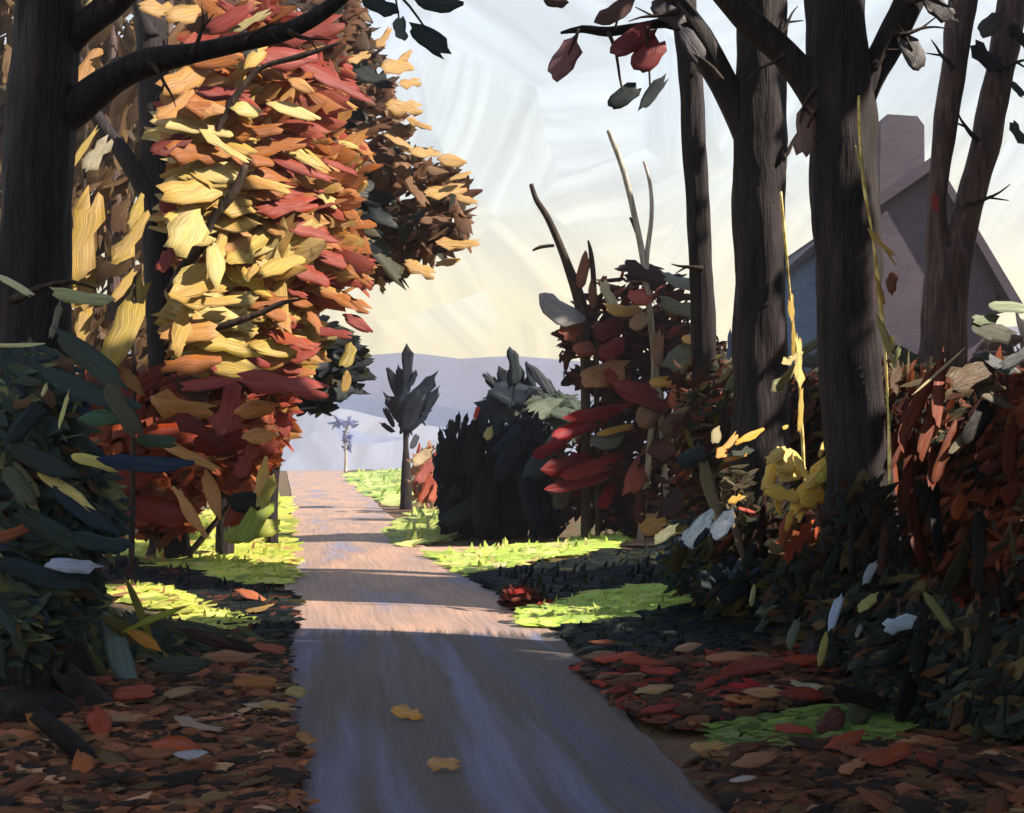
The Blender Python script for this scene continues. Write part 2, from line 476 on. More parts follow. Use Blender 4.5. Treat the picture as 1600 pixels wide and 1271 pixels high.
# the road sheet
Ys = list(np.arange(-6, 30, .35))+list(np.arange(30, 108, 1.5))
V, Fc, UV = [], [], []
NA = 9
for i, y in enumerate(Ys):
    xl, xr = road_edges(y)
    xl += .10*noise.noise(Vector((0, y*1.3, 0))); xr += .14*noise.noise(Vector((7, y*1.3, 0)))
    for j in range(NA):
        u = j/(NA-1); x = xl*(1-u)+xr*u
        V.append((x, y, .012+.03*math.sin(math.pi*u))); UV.append((x-(xl+xr)*.5, y))
for i in range(len(Ys)-1):
    for j in range(NA-1):
        a = i*NA+j; Fc.append((a, a+1, a+NA+1, a+NA))
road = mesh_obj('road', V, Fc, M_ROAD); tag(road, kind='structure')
uvl = road.data.uv_layers.new(name='UVMap')
idx = np.zeros(len(road.data.loops), dtype=np.int32); road.data.loops.foreach_get('vertex_index', idx)
uvl.data.foreach_set('uv', np.array(UV, dtype=np.float32)[idx].ravel())

# a pale side track that joins the road from the right
M_TRACK = simple_stroke_material('pale_gravel', [(150, 120, 100), (176, 142, 118), (160, 140, 122)], 1.2, .6, 9)
V, Fc = [], []
trk = [(655, 862), (720, 862), (800, 859), (880, 856), (960, 853), (1040, 850), (1120, 848)]
for i, (a, b) in enumerate(trk):
    p = G(a, b)
    for s in (-1.0, -.4, .4, 1.0): V.append((p.x, p.y+s+.1*noise.noise(p*2+Vector((s, 0, 0))), .035 if abs(s) < .5 else .0))
for i in range(len(trk)-1):
    for j in range(3):
        a = i*4+j; Fc.append((a, a+4, a+5, a+1))
for k, v in enumerate(V): V[k] = (v[0], v[1], v[2]+max(0, ground_z(v[0], v[1]))+.01)
tag(mesh_obj('side_path', V, Fc, M_TRACK), kind='structure')

def hill(name, prof, Y0, Y1, zb, mat, back=1.0):
    """prof: crest line as (px, py) seen at depth Y1; the slope comes down towards the road at Y0"""
    V, Fc = [], []; n = 12
    xs_ = np.linspace(-700, 2600, 80)
    for px in xs_:
        py = np.interp(px, [a for a, b in prof], [b for a, b in prof])
        top = P(px, py, Y1)
        for j in range(n+3):
            u = j/n
            if u <= 1:
                y = Y0+(Y1-Y0)*u; z = zb+(top.z-zb)*(u**.85)
            else:
                y = Y1+(u-1)*200; z = top.z-(u-1)*60
            x = (px-CX)/F*y
            z += (top.z-zb)*.05*noise.noise(Vector((x*.012, y*.012, 3)))*min(1, u*2)*(1 if u < 1 else .5)
            V.append((x, y, z))
    m = n+3
    for i in range(len(xs_)-1):
        for j in range(m-1):
            a = i*m+j; Fc.append((a, a+m, a+m+1, a+1))
    return tag(mesh_obj(name, V, Fc, mat), kind='structure')
M_HILL = simple_stroke_material('wooded_hillside', [(48, 64, 96), (58, 70, 100), (70, 74, 98), (52, 66, 98)], .012, .012, .10, (0, 1, 0), bs=.3)  # blue of the distance haze is painted into the hillside
M_MIST = simple_stroke_material('mist_pale_slope', [(96, 106, 132), (108, 114, 132), (100, 110, 134), (118, 120, 130)], .03, .02, .2, (0, 1, 0), bs=.3)  # valley mist painted as the pale colour of the lower slope
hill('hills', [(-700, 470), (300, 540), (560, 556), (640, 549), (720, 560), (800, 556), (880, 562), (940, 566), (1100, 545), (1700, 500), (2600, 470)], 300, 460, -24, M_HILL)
hill('misty_slope', [(-700, 640), (300, 640), (430, 642), (520, 632), (600, 652), (700, 668), (900, 676), (1200, 680), (2600, 670)], 232, 290, -23, M_MIST)

# haze: one closed box of even air
def box(name, lo, hi, mat, parent=None):
    x0, y0, z0 = lo; x1, y1, z1 = hi
    V = [(x0, y0, z0), (x1, y0, z0), (x1, y1, z0), (x0, y1, z0), (x0, y0, z1), (x1, y0, z1), (x1, y1, z1), (x0, y1, z1)]
    Fc = [(0, 3, 2, 1), (4, 5, 6, 7), (0, 1, 5, 4), (1, 2, 6, 5), (2, 3, 7, 6), (3, 0, 4, 7)]
    return mesh_obj(name, V, Fc, mat, parent, smooth=False)
m, t = new_mat('haze_air')
vol = t.n('ShaderNodeVolumePrincipled', {'Color': (.86, .88, .98, 1), 'Density': .0008, 'Anisotropy': .1})
t.t.links.new(vol.outputs[0], t.n('ShaderNodeOutputMaterial').inputs['Volume'])
tag(box('haze', (-700, -60, -60), (900, 590, 110), m), kind='stuff')

# ------------------------------------------------------------------ palettes (as the leaves look in the light they stand in)
YEL, GOLD, LEM, VIV = (248, 226, 154), (240, 202, 118), (240, 210, 116), (244, 204, 88)
PEA, ORA, TAN, SAL, RED, DRED = (228, 172, 108), (202, 128, 72), (222, 180, 116), (190, 92, 78), (176, 82, 74), (132, 58, 50)
BRN, OLV, SLT, TEA, NAV = (112, 84, 66), (110, 104, 62), (58, 64, 66), (40, 52, 52), (30, 40, 60)
LIT, SHD = .42, 2.2        # how display colour turns into leaf colour, in sun and in deep shade

# ------------------------------------------------------------------ left: the maple
b = Vector(P(345, 872, 21)); b.z = .05
maple = thing('maple_tree', 'yellow and orange autumn maple in full sun on the left side of the road', 'tree', b)
limb('trunk', [(352, 884, 30), (350, 700, 27), (345, 500, 23), (352, 300, 18), (372, 120, 12), (385, -60, 8)], 21.6, M_BARK, maple, 3)
for i, s in enumerate([[(535, 66, 4), (470, 88, 10), (410, 106, 8), (375, 142, 11), (346, 190, 12), (332, 232, 4)],
                       [(384, 258, 9), (366, 300, 16), (332, 345, 11), (318, 385, 12), (290, 412, 15), (266, 452, 12), (262, 458, 5)],
                       [(318, 518, 10), (360, 506, 13), (410, 488, 10), (440, 474, 8), (470, 468, 3)]]):
    limb('branch', s, 20.1-.3, M_TWIG, maple, i, 8)
SLOPE = .95      # the crown's sunny side faces right and towards the road
ms = Mass()
mb = [(392, 200, 108, 130, 21.6, .8), (362, 350, 78, 150, 21.6, .9), (440, 380, 120, 110, 21.8, 1.0), (390, 520, 100, 90, 21.5, .8), (365, 640, 82, 90, 21.4, .7), (480, 240, 90, 80, 22, .7), (430, 90, 110, 90, 22, .8)]
mb = [(a, b_, c, d, 21.2+SLOPE*(a-380)/100, f) for a, b_, c, d, e, f in mb]
fill(ms, mb[1:2]+mb[3:4], 1000, [(GOLD, 4), (ORA, 1.2), (PEA, 2.4), (YEL, 3), (LEM, 1.5), (OLV, .4)], (.35, .9), (.3, .5), 20, 45, LIT*1.5, slope=SLOPE)
fill(ms, mb[:1]+mb[2:3]+mb[5:6], 1000, [(GOLD, 2), (ORA, 4), (PEA, 3), (SAL, 1.6), (YEL, 1), (BRN, .6)], (.35, .9), (.3, .5), 0, 35, LIT*1.5, slope=SLOPE)
fill(ms, mb[4:5]+mb[6:], 700, [(ORA, 3), (SAL, 3), (PEA, 1.6), (RED, 1.5), (BRN, 2)], (.35, .9), (.3, .5), 0, 35, LIT*1.5, slope=SLOPE)
fill(ms, [(330, 300, 52, 70, 20.6, .3), (330, 470, 46, 60, 20.4, .3), (400, 400, 70, 60, 20.9, .3), (330, 210, 50, 50, 20.6, .3)], 170, [((250, 226, 150), 4), ((246, 206, 124), 3), ((244, 214, 150), 2)], (.8, 1.5), (.36, .6), 35, 40, LIT*1.5)
fill(ms, [(470, 300, 80, 60, 21.7, .3), (480, 420, 80, 50, 21.8, .3), (430, 180, 90, 60, 21.3, .3)], 130, [((224, 150, 100), 3), ((206, 112, 92), 3), ((240, 190, 120), 2)], (.7, 1.4), (.3, .5), -8, 25, LIT*1.4)
ms.build('foliage', maple)
HM = [(296, 123, 105, 55, .45, PEA), (275, 165, 75, 60, .4, PEA), (346, 143, 75, 10, .3, RED), (332, 168, 80, 15, .45, ORA), (385, 172, 46, 5, .5, YEL), (458, 173, 76, -5, .32, YEL),
      (265, 226, 62, 38, .45, DRED), (323, 205, 80, 6, .3, YEL), (300, 238, 75, 12, .5, ORA), (350, 230, 72, -32, .35, YEL), (398, 206, 75, 10, .45, ORA), (458, 236, 84, -28, .35, YEL),
      (476, 266, 92, -10, .3, SAL), (535, 262, 64, -12, .22, SAL), (523, 127, 112, -16, .3, RED), (470, 134, 38, -20, .5, PEA), (312, 300, 115, 25, .5, GOLD), (402, 284, 88, -18, .38, LEM),
      (293, 358, 95, 78, .65, YEL), (380, 322, 92, 15, .42, GOLD), (446, 322, 90, 16, .36, SAL), (505, 306, 48, -35, .5, YEL), (264, 320, 42, 78, .6, RED), (262, 405, 48, 80, .6, RED),
      (396, 380, 105, 58, .4, LEM), (446, 356, 72, -5, .4, ORA), (480, 358, 92, -15, .35, SAL), (528, 408, 104, -13, .26, SAL), (440, 414, 82, 35, .32, LEM), (384, 436, 76, -28, .42, VIV),
      (482, 428, 74, -20, .4, SAL), (520, 458, 74, -33, .4, ORA), (336, 412, 76, -80, .34, YEL), (284, 518, 72, 86, .45, GOLD), (330, 472, 84, 8, .32, GOLD), (340, 534, 115, -10, .3, LEM),
      (455, 531, 62, -20, .4, (205, 105, 75)), (394, 560, 54, -30, .45, RED), (495, 506, 42, -55, .5, ORA), (440, 600, 130, -7, .32, RED), (358, 640, 78, 82, .62, RED), (284, 637, 84, -14, .52, PEA),
      (405, 682, 48, 6, .5, PEA), (297, 714, 92, -22, .3, PEA), (331, 770, 72, -68, .3, PEA), (296, 800, 86, -55, .22, PEA), (365, 28, 84, 42, .42, RED), (298, 62, 30, 60, .5, SAL),
      (389, 34, 80, 50, .16, (190, 176, 120)), (478, 46, 105, 22, .42, (160, 74, 66)), (288, 22, 60, 35, .6, TAN), (250, 14, 60, 20, .5, TAN), (387, 74, 50, -82, .6, SLT), (400, 90, 60, 60, .3, GOLD),
      (440, 92, 110, 12, .35, (190, 90, 78)), (330, 90, 80, 10, .45, ORA), (430, 230, 84, 25, .3, ORA), (395, 250, 70, 12, .4, ORA), (350, 270, 92, 20, .4, YEL), (470, 300, 92, 15, .32, SAL),
      (560, 430, 40, -40, .5, ORA), (545, 470, 60, -20, .4, ORA), (405, 470, 76, 15, .36, ORA), (365, 575, 82, -12, .42, LEM), (430, 490, 62, -22, .4, ORA), (300, 570, 80, 5, .45, ORA),
      (400, 640, 60, 15, .4, (214, 150, 90)), (330, 600, 80, 10, .4, RED), (310, 670, 76, -30, .4, DRED), (385, 720, 60, 70, .4, RED), (410, 745, 60, 80, .3, GOLD), (300, 455, 66, 30, .5, GOLD),
      (425, 545, 68, -10, .4, LEM), (345, 380, 60, 80, .4, GOLD), (420, 300, 66, 20, .42, ORA), (500, 390, 66, -10, .36, (205, 120, 80)), (558, 505, 46, -30, .4, RED), (520, 520, 50, -10, .35, RED)]
heroes(maple, [q for q in HM if q[1] < 590], 20.1, LIT*1.4, 'knife', .25, slope=.95)
heroes(maple, [q for q in HM if q[1] >= 590], 19.2, LIT*1.8, 'knife', .2)
for q in range(170):
    bl = rnd.choice(mb[:4]+mb[1:4]); a = rnd.uniform(0, 6.28); rr = rnd.random()**.5
    lx, ly = max(284, bl[0]+bl[2]*rr*math.cos(a)), bl[1]+bl[3]*rr*math.sin(a)
    if ly > 570: zp = [(SAL, 2), (RED, 2), (PEA, 2), (ORA, 2)]
    elif ly < 165: zp = [(ORA, 3), (PEA, 2), (SAL, 2), (BRN, 1.2), (GOLD, 1)]
    elif lx < 405: zp = [(GOLD, 4), (YEL, 4), (LEM, 2), (PEA, 2), (ORA, .7)]
    else: zp = [(ORA, 4), (PEA, 3), (SAL, 2.5), (GOLD, 1.5)]
    leaf(maple, lx, ly, rnd.choice([28, 36, 46, 60, 84])*rnd.uniform(.85, 1.15), rnd.gauss(10 if lx < 405 else -8, 32), rnd.uniform(.28, .55),
         pick(zp), 20.4+SLOPE*(bl[0]+bl[2]*rr*math.cos(a)-380)/100+rnd.uniform(-.25, .25), LIT*1.4, rnd.choice(['knife', 'leaf', 'stroke']))

# drooping yellow saplings between the two dark trunks
for lab, tk, hs in (('slender sapling with long drooping yellow leaves between the two dark left trunks', [(205, 905, 10), (208, 700, 8), (210, 480, 6), (206, 300, 4)],
                     [(203, 500, 172, 86, .32, (238, 208, 104)), (206, 596, 46, -60, .5, PEA), (206, 372, 96, 76, .34, GOLD), (214, 330, 60, 80, .3, LEM), (196, 445, 70, 80, .3, GOLD)]),
                    ('slim sapling with pale yellow leaves close beside the broad left trunk', [(122, 925, 10), (128, 700, 8), (130, 420, 6), (136, 60, 4)],
                     [(128, 374, 140, 86, .34, GOLD), (128, 508, 62, -86, .5, GOLD), (136, 108, 110, 80, .2, PEA), (128, 236, 100, 77, .14, LEM), (151, 242, 64, 68, .36, (226, 216, 186)), (126, 440, 90, 88, .5, GOLD), (134, 20, 60, 80, .2, YEL)])):
    bs = P(tk[0][0], tk[0][1], 19); bs.z = .05
    sp = thing('yellow_sapling', lab, 'sapling', bs, 'saplings between the left trunks')
    limb('trunk', tk, 19, M_TWIG, sp, 5, 7)
    heroes(sp, hs, 18.7, LIT, 'knife', .15)

# the brown oak behind the maple, a dark evergreen below it
b = P(392, 850, 26); b.z = .05
oak = thing('oak_tree', 'brown leaved oak with tan leaf tips standing against the sky behind the maple', 'tree', b)
limb('trunk', [(392, 858, 30), (404, 700, 26), (440, 520, 22), (505, 360, 17), (560, 230, 12), (580, 60, 6)], 26.6, M_BARK, oak, 8)
ms = Mass()
fill(ms, [(570, 220, 80, 110, 26, 1.0), (640, 330, 80, 90, 26, 1.0), (690, 330, 52, 80, 26, .8), (540, 120, 70, 70, 26, .9), (600, 395, 50, 50, 26, .7), (500, 60, 80, 80, 26, .9), (450, 60, 130, 90, 26.5, .8)], 1300,
     [((118, 84, 66), 4), ((140, 100, 74), 3), ((92, 72, 58), 2), ((150, 122, 92), 1.5), ((70, 74, 66), 1)], (.3, .75), (.3, .5), 15, 45, .75)
ms.build('foliage', oak)
heroes(oak, [(620, 104, 58, 22, .5, TAN), (632, 90, 40, 55, .3, TAN), (630, 168, 58, 14, .45, TAN), (628, 226, 62, -32, .35, TAN), (664, 238, 52, 20, .4, TAN), (706, 252, 46, 5, .4, TAN), (694, 298, 72, 24, .36, TAN), (730, 313, 36, -6, .5, TAN),
             (716, 382, 62, 10, .4, TAN), (655, 420, 48, -14, .5, TAN), (597, 446, 26, -80, .45, TAN), (640, 285, 80, -60, .4, (160, 116, 80)), (680, 345, 50, 15, .35, (150, 108, 80)), (580, 120, 62, -20, .5, SLT),
             (528, 182, 120, 4, .36, SLT), (505, 216, 80, -25, .4, SLT), (562, 338, 150, 4, .48, (44, 54, 58)), (600, 402, 96, -52, .4, (84, 84, 62)), (540, 200, 60, 20, .4, ORA), (600, 60, 40, 60, .4, TAN), (570, 300, 90, -15, .4, (54, 62, 64)),
             (610, 345, 66, -8, .6, (42, 52, 56)), (575, 240, 90, 10, .6, (112, 76, 60)), (560, 150, 60, 0, .6, (120, 86, 66)), (720, 275, 40, 30, .3, TAN), (700, 410, 40, 20, .4, TAN), (640, 130, 40, 30, .4, TAN), (655, 195, 40, -10, .4, TAN), (560, 90, 40, 40, .4, TAN)], 25.0, .6, 'knife', .3)
b = P(424, 850, 25); b.z = .05
ev = thing('evergreen_tree', 'dark slate green evergreen showing between the maple and the far misty slope', 'tree', b)
limb('trunk', [(424, 862, 20), (428, 740, 17), (452, 640, 14), (490, 540, 9), (500, 400, 5)], 24.4, M_BARK, ev, 9)
ms = Mass()
fill(ms, [(495, 570, 66, 72, 24, .9), (470, 610, 45, 40, 24, .8), (545, 570, 26, 45, 24, .5), (520, 380, 70, 60, 24.5, .8)], 520, [(SLT, 3), ((72, 80, 88), 2), ((52, 60, 70), 2), ((110, 104, 76), .6)], (.3, .7), (.3, .5), 5, 30, .55)
ms.build('foliage', ev)
heroes(ev, [(545, 556, 46, 80, .42, (196, 176, 96)), (541, 598, 30, 80, .5, (196, 160, 90)), (490, 560, 90, 10, .5, (62, 70, 78)), (505, 610, 90, -10, .42, (54, 64, 72)), (470, 630, 60, 10, .42, (60, 66, 70)), (520, 530, 60, 15, .5, (74, 78, 78))], 23.2, .55, 'stroke', .2)

# rust shrub under the maple
b = P(270, 880, 20.5); b.z = .05
rust = thing('rust_shrub', 'rust red shrub below the yellow maple at the left grass verge', 'shrub', b)
for i, s in enumerate([[(270, 884, 14), (250, 780, 10), (200, 680, 5)], [(275, 884, 14), (300, 780, 9), (350, 660, 5)], [(280, 884, 12), (350, 800, 8), (410, 720, 4)]]):
    limb('stem', s, 20.8, M_TWIG, rust, i, 7)
ms = Mass()
fill(ms, [(235, 705, 115, 110, 20.5, .7), (350, 690, 85, 85, 20.6, .6), (250, 795, 70, 50, 20.4, .6), (180, 640, 70, 80, 20.6, .7)], 1100, [((146, 70, 46), 4), ((160, 84, 52), 3), ((112, 52, 40), 2), ((186, 108, 64), 1), ((126, 82, 56), 1.5)], (.25, .6), (.3, .5), 20, 45, 1.0)
ms.build('foliage', rust)
heroes(rust, [(210, 745, 90, 30, .5, (158, 64, 38)), (250, 800, 90, -20, .5, (150, 58, 34)), (350, 690, 90, 15, .4, (150, 56, 44)), (380, 790, 80, 70, .4, (170, 84, 44)), (270, 680, 90, 20, .5, (164, 66, 36)), (200, 660, 70, 60, .5, (160, 70, 40)), (225, 600, 70, 40, .4, (150, 66, 44)),
              (400, 810, 90, 65, .35, (172, 190, 84)), (418, 770, 60, 75, .3, (206, 196, 96)), (385, 785, 50, 5, .6, (44, 50, 44)), (395, 830, 90, 10, .3, (196, 204, 96))], 19.7, .7, 'stroke', .2)

# ------------------------------------------------------------------ left: dark trees and undergrowth
b = P(60, 1085, 10); b.z = .0
big = thing('broad_tree', 'broadest dark trunk at the left edge with a thick limb reaching over the maple', 'tree', b)
limb('trunk', [(52, 1100, 150), (52, 960, 122), (54, 700, 112), (55, 480, 112), (60, 300, 100), (68, 170, 100), (76, 40, 94), (84, -140, 84), (96, -420, 60), (110, -700, 34)], 10, M_BARK, big, 1, 28, .12)
limb('branch', [(48, 262, 40), (74, 206, 62), (120, 165, 52), (178, 122, 42), (235, 98, 42), (300, 84, 32), (380, 66, 26), (450, 48, 26), (520, 8, 22), (590, -60, 12), (650, -160, 5)], 10, M_BARK, big, 2, 12, .1)
limb('branch', [(66, 150, 34), (88, 92, 46), (130, 42, 40), (172, 10, 40), (240, -50, 28), (330, -150, 12)], 10, M_BARK, big, 4, 12)
limb('branch', [(60, 170, 26), (28, 142, 18), (14, 126, 7)], 10, M_BARK, big, 6, 8)
limb('branch', [(20, 470, 16), (60, 452, 12), (110, 440, 7), (150, 452, 3)], 9.3, M_TWIG, big, 7, 8)
for (px, py, l, a, rt, c) in [(592, 8, 58, -28, .5, (52, 60, 64)), (684, 8, 62, -8, .42, (58, 64, 66)), (625, 46, 36, -80, .55, (100, 108, 112)), (671, 60, 66, -38, .5, (48, 58, 62)), (580, -30, 60, 20, .5, SLT), (650, -40, 60, -30, .5, SLT)]:
    leaf(big, px, py, l, a, rt, c, 9.6, 1.1, 'stroke', n=Vector((.1, -1, .15)))
limb('twig', [(560, -60, 7), (600, -30, 5), (640, 10, 4), (668, 50, 3)], 9.62, M_TWIG, big, 3, 6)
limb('twig', [(560, -60, 6), (580, -20, 4), (596, 8, 3)], 9.62, M_TWIG, big, 3, 6)
limb('twig', [(600, -30, 5), (650, -10, 4), (690, 8, 3)], 9.62, M_TWIG, big, 3, 6)
limb('twig', [(616, -16, 4), (622, 20, 3), (626, 46, 2)], 9.62, M_TWIG, big, 3, 6)

b = P(262, 885, 20.9); b.z = 0
sec = thing('slim_tree', 'slimmer dark trunk standing just left of the yellow maple leaves', 'tree', b)
limb('trunk', [(268, 890, 60), (262, 760, 52), (256, 580, 46), (250, 420, 48), (245, 300, 52), (240, 160, 48), (234, 20, 46), (226, -120, 42), (215, -420, 24)], 20.9, M_BARK, sec, 11, 14)
limb('branch', [(252, 350, 34), (222, 288, 32), (190, 236, 28), (160, 196, 24), (136, 150, 14), (126, 90, 7)], 20.7, M_BARK, sec, 12, 10)
limb('branch', [(238, 60, 26), (222, 20, 22), (206, -30, 18), (180, -140, 8)], 20.7, M_BARK, sec, 13, 10)

def bush(name, label, blobs, n, pal, size, ang, spread, k, hero, heroY, hk=None, hkind='stroke', stems=3, cat='shrub', group=None, mat=None, ratio=(.2, .4), hr=.8):
    Y = blobs[0][4]; cxm = sum(q[0] for q in blobs)/len(blobs)
    o = thing(name, label, cat, Vector(((cxm-CX)/F*Y, Y, .02)), group)
    gy = HOR+H*F/Y
    top = min(q[1]-q[3]*.4 for q in blobs)
    for i in range(stems):
        q = blobs[i % len(blobs)]
        limb('stem', [(cxm+(i-stems/2)*8, gy+4, 120/Y), ((cxm+q[0])/2, (gy+q[1])/2, 90/Y), (q[0]+rnd.uniform(-.3, .3)*q[2], q[1]-q[3]*.5, 40/Y)], Y, mat or M_TWIG, o, i, 7)
    if n:
        ms = Mass(); fill(ms, blobs, n, pal, size, ratio, ang, spread, k); ms.build('foliage', o)
    heroes(o, [(q[0], q[1], q[2], q[3], q[4]*hr)+tuple(q[5:]) for q in hero], heroY, hk or k, hkind, .12)
    return o

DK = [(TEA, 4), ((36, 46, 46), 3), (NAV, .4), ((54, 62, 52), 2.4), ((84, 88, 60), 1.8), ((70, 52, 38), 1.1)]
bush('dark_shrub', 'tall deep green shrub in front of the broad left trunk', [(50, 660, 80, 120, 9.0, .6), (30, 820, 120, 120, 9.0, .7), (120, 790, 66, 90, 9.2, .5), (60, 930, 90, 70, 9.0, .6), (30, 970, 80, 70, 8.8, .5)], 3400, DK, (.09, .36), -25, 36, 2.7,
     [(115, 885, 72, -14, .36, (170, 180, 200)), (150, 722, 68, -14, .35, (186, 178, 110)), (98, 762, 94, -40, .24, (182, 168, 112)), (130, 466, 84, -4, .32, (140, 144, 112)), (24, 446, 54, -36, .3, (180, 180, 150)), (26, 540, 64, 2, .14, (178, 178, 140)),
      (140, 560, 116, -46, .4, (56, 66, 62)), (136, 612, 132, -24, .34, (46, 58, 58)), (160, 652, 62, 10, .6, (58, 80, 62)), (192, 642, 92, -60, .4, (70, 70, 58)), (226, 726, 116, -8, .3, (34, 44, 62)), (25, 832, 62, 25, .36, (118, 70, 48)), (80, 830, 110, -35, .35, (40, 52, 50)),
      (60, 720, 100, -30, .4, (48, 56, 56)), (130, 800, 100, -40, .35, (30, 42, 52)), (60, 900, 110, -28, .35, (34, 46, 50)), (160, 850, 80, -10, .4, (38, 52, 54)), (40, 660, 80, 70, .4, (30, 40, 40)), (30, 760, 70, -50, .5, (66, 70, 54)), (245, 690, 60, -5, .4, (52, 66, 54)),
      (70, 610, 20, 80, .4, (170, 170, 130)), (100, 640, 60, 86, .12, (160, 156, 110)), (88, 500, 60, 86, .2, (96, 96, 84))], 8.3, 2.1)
bush('low_plants', 'tangle of olive and blue green blades at the left verge above the leaf litter', [(90, 990, 90, 70, 11.6, .6), (220, 1010, 110, 44, 11.6, .6), (340, 1016, 80, 24, 12.0, .4), (190, 1045, 110, 45, 11, .5)], 700,
     [((74, 80, 60), 3), ((52, 62, 52), 3), ((96, 92, 56), 2), ((60, 72, 66), 2), ((110, 112, 60), .8)], (.14, .42), -30, 35, 1.5,
     [(186, 1022, 145, -60, .26, (132, 152, 150)), (124, 1000, 74, -80, .28, (118, 134, 128)), (226, 1000, 58, -35, .34, (240, 186, 88)), (220, 960, 120, -66, .12, (140, 134, 60)), (195, 985, 90, -40, .3, (122, 112, 64)), (300, 985, 100, -14, .3, (80, 84, 66)), (280, 1040, 90, -8, .35, (84, 92, 84)),
      (245, 965, 90, 25, .14, (168, 178, 70)), (100, 985, 40, -10, .4, (170, 150, 84)), (330, 1000, 90, -20, .25, (64, 40, 34)), (370, 1008, 66, -18, .3, (46, 30, 26)), (150, 1040, 80, -50, .25, (112, 120, 60)), (60, 1030, 90, 20, .4, (60, 62, 48))], 10.2, 1.2, 'leaf', cat='plants')

bush('dark_shrub', 'dark green shrub left of the broad trunk, beyond the picture edge', [(-170, 760, 130, 170, 10.5, .8), (-330, 830, 150, 140, 11, .8)], 1600, DK, (.12, .4), -20, 40, 1.7, [], 9.6)
# ------------------------------------------------------------------ the centre distance
b = P(541, 733, 104); b.z = ground_z(b.x, b.y)
ft = thing('far_tree', 'small faint blue tree by the road far off in front of the pale misty slope', 'tree', b)
limb('trunk', [(540, 738, 6), (541, 690, 5), (542, 660, 4)], 104, M_PALE, ft, 1, 6)
ms = Mass(); fill(ms, [(538, 662, 20, 7, 104, .8), (542, 690, 5, 20, 104, .3)], 46, [((140, 150, 200), 2), ((120, 130, 190), 1)], (.6, 1.3), (.2, .4), 5, 40, .6); ms.build('foliage', ft)  # blue leaves and pale trunk carry the distance haze in their colour

def conifer(label, base, top, Y, trunk, strokes, k, foli, group='conifers beyond the grass'):
    b = P(*base, Y); b.z = .05
    o = thing('pine_tree', label, 'tree', b, group)
    limb('trunk', trunk, Y, M_BARK, o, 2, 8)
    heroes(o, strokes, Y-.4, k, 'stroke', .3, Vector((.2, -.95, .1)))
    ms = Mass(); fill(ms, foli, 110, [((44, 56, 78), 3), ((34, 44, 62), 2), ((64, 76, 96), 1)], (.3, .8), (.16, .3), 70, 35, k); ms.build('foliage', o)
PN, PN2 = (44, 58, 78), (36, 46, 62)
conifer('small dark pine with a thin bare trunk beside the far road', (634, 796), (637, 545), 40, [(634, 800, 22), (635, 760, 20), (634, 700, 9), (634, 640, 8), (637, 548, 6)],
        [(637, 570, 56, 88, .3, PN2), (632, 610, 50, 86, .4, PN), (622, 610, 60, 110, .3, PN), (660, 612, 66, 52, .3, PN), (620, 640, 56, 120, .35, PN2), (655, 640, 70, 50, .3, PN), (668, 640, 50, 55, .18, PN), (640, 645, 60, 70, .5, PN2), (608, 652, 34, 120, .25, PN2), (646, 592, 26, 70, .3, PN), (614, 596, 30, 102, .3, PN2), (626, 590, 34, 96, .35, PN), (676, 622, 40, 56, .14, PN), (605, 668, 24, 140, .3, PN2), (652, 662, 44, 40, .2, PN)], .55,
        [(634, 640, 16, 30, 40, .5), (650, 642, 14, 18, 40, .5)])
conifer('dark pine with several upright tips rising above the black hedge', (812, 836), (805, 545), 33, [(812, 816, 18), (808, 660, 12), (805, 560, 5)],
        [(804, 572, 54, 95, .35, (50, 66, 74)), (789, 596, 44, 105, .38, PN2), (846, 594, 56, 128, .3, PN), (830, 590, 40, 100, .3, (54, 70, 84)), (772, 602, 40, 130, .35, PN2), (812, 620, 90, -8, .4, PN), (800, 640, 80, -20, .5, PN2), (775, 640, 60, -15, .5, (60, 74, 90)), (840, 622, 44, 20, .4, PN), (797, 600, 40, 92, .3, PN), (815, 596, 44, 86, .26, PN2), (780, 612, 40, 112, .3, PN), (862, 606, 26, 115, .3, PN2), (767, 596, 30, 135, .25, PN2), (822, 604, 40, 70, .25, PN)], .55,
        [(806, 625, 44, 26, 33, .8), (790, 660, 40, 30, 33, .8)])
bush('autumn_bush', 'small salmon pink bush right beside the thin pine trunk', [(665, 745, 22, 52, 38, .6)], 160, [((226, 176, 150), 2), ((214, 150, 110), 2), ((220, 200, 160), 2), ((200, 90, 60), 1.5)], (.3, .7), 50, 40, .45,
     [(664, 738, 40, 60, .5, (224, 130, 120)), (668, 765, 50, 70, .4, (206, 96, 66)), (660, 715, 40, 40, .5, (224, 196, 160)), (680, 770, 36, 70, .5, (216, 110, 80)), (648, 690, 30, 70, .4, (60, 66, 80))], 37.2, .5)
bush('sage_bush', 'rounded grey green bush behind the black hedge', [(865, 655, 56, 40, 31, .9)], 300, [((120, 136, 120), 3), ((104, 118, 108), 2), ((140, 152, 124), 1)], (.3, .7), 0, 40, .42,
     [(850, 640, 70, 20, .5, (126, 142, 122)), (885, 648, 66, -20, .5, (118, 134, 116)), (860, 665, 80, 5, .4, (110, 128, 112))], 30.0, .45)
HG = [((22, 30, 36), 4), ((16, 22, 26), 3), ((30, 40, 62), 2.4), ((44, 56, 60), 1.4)]
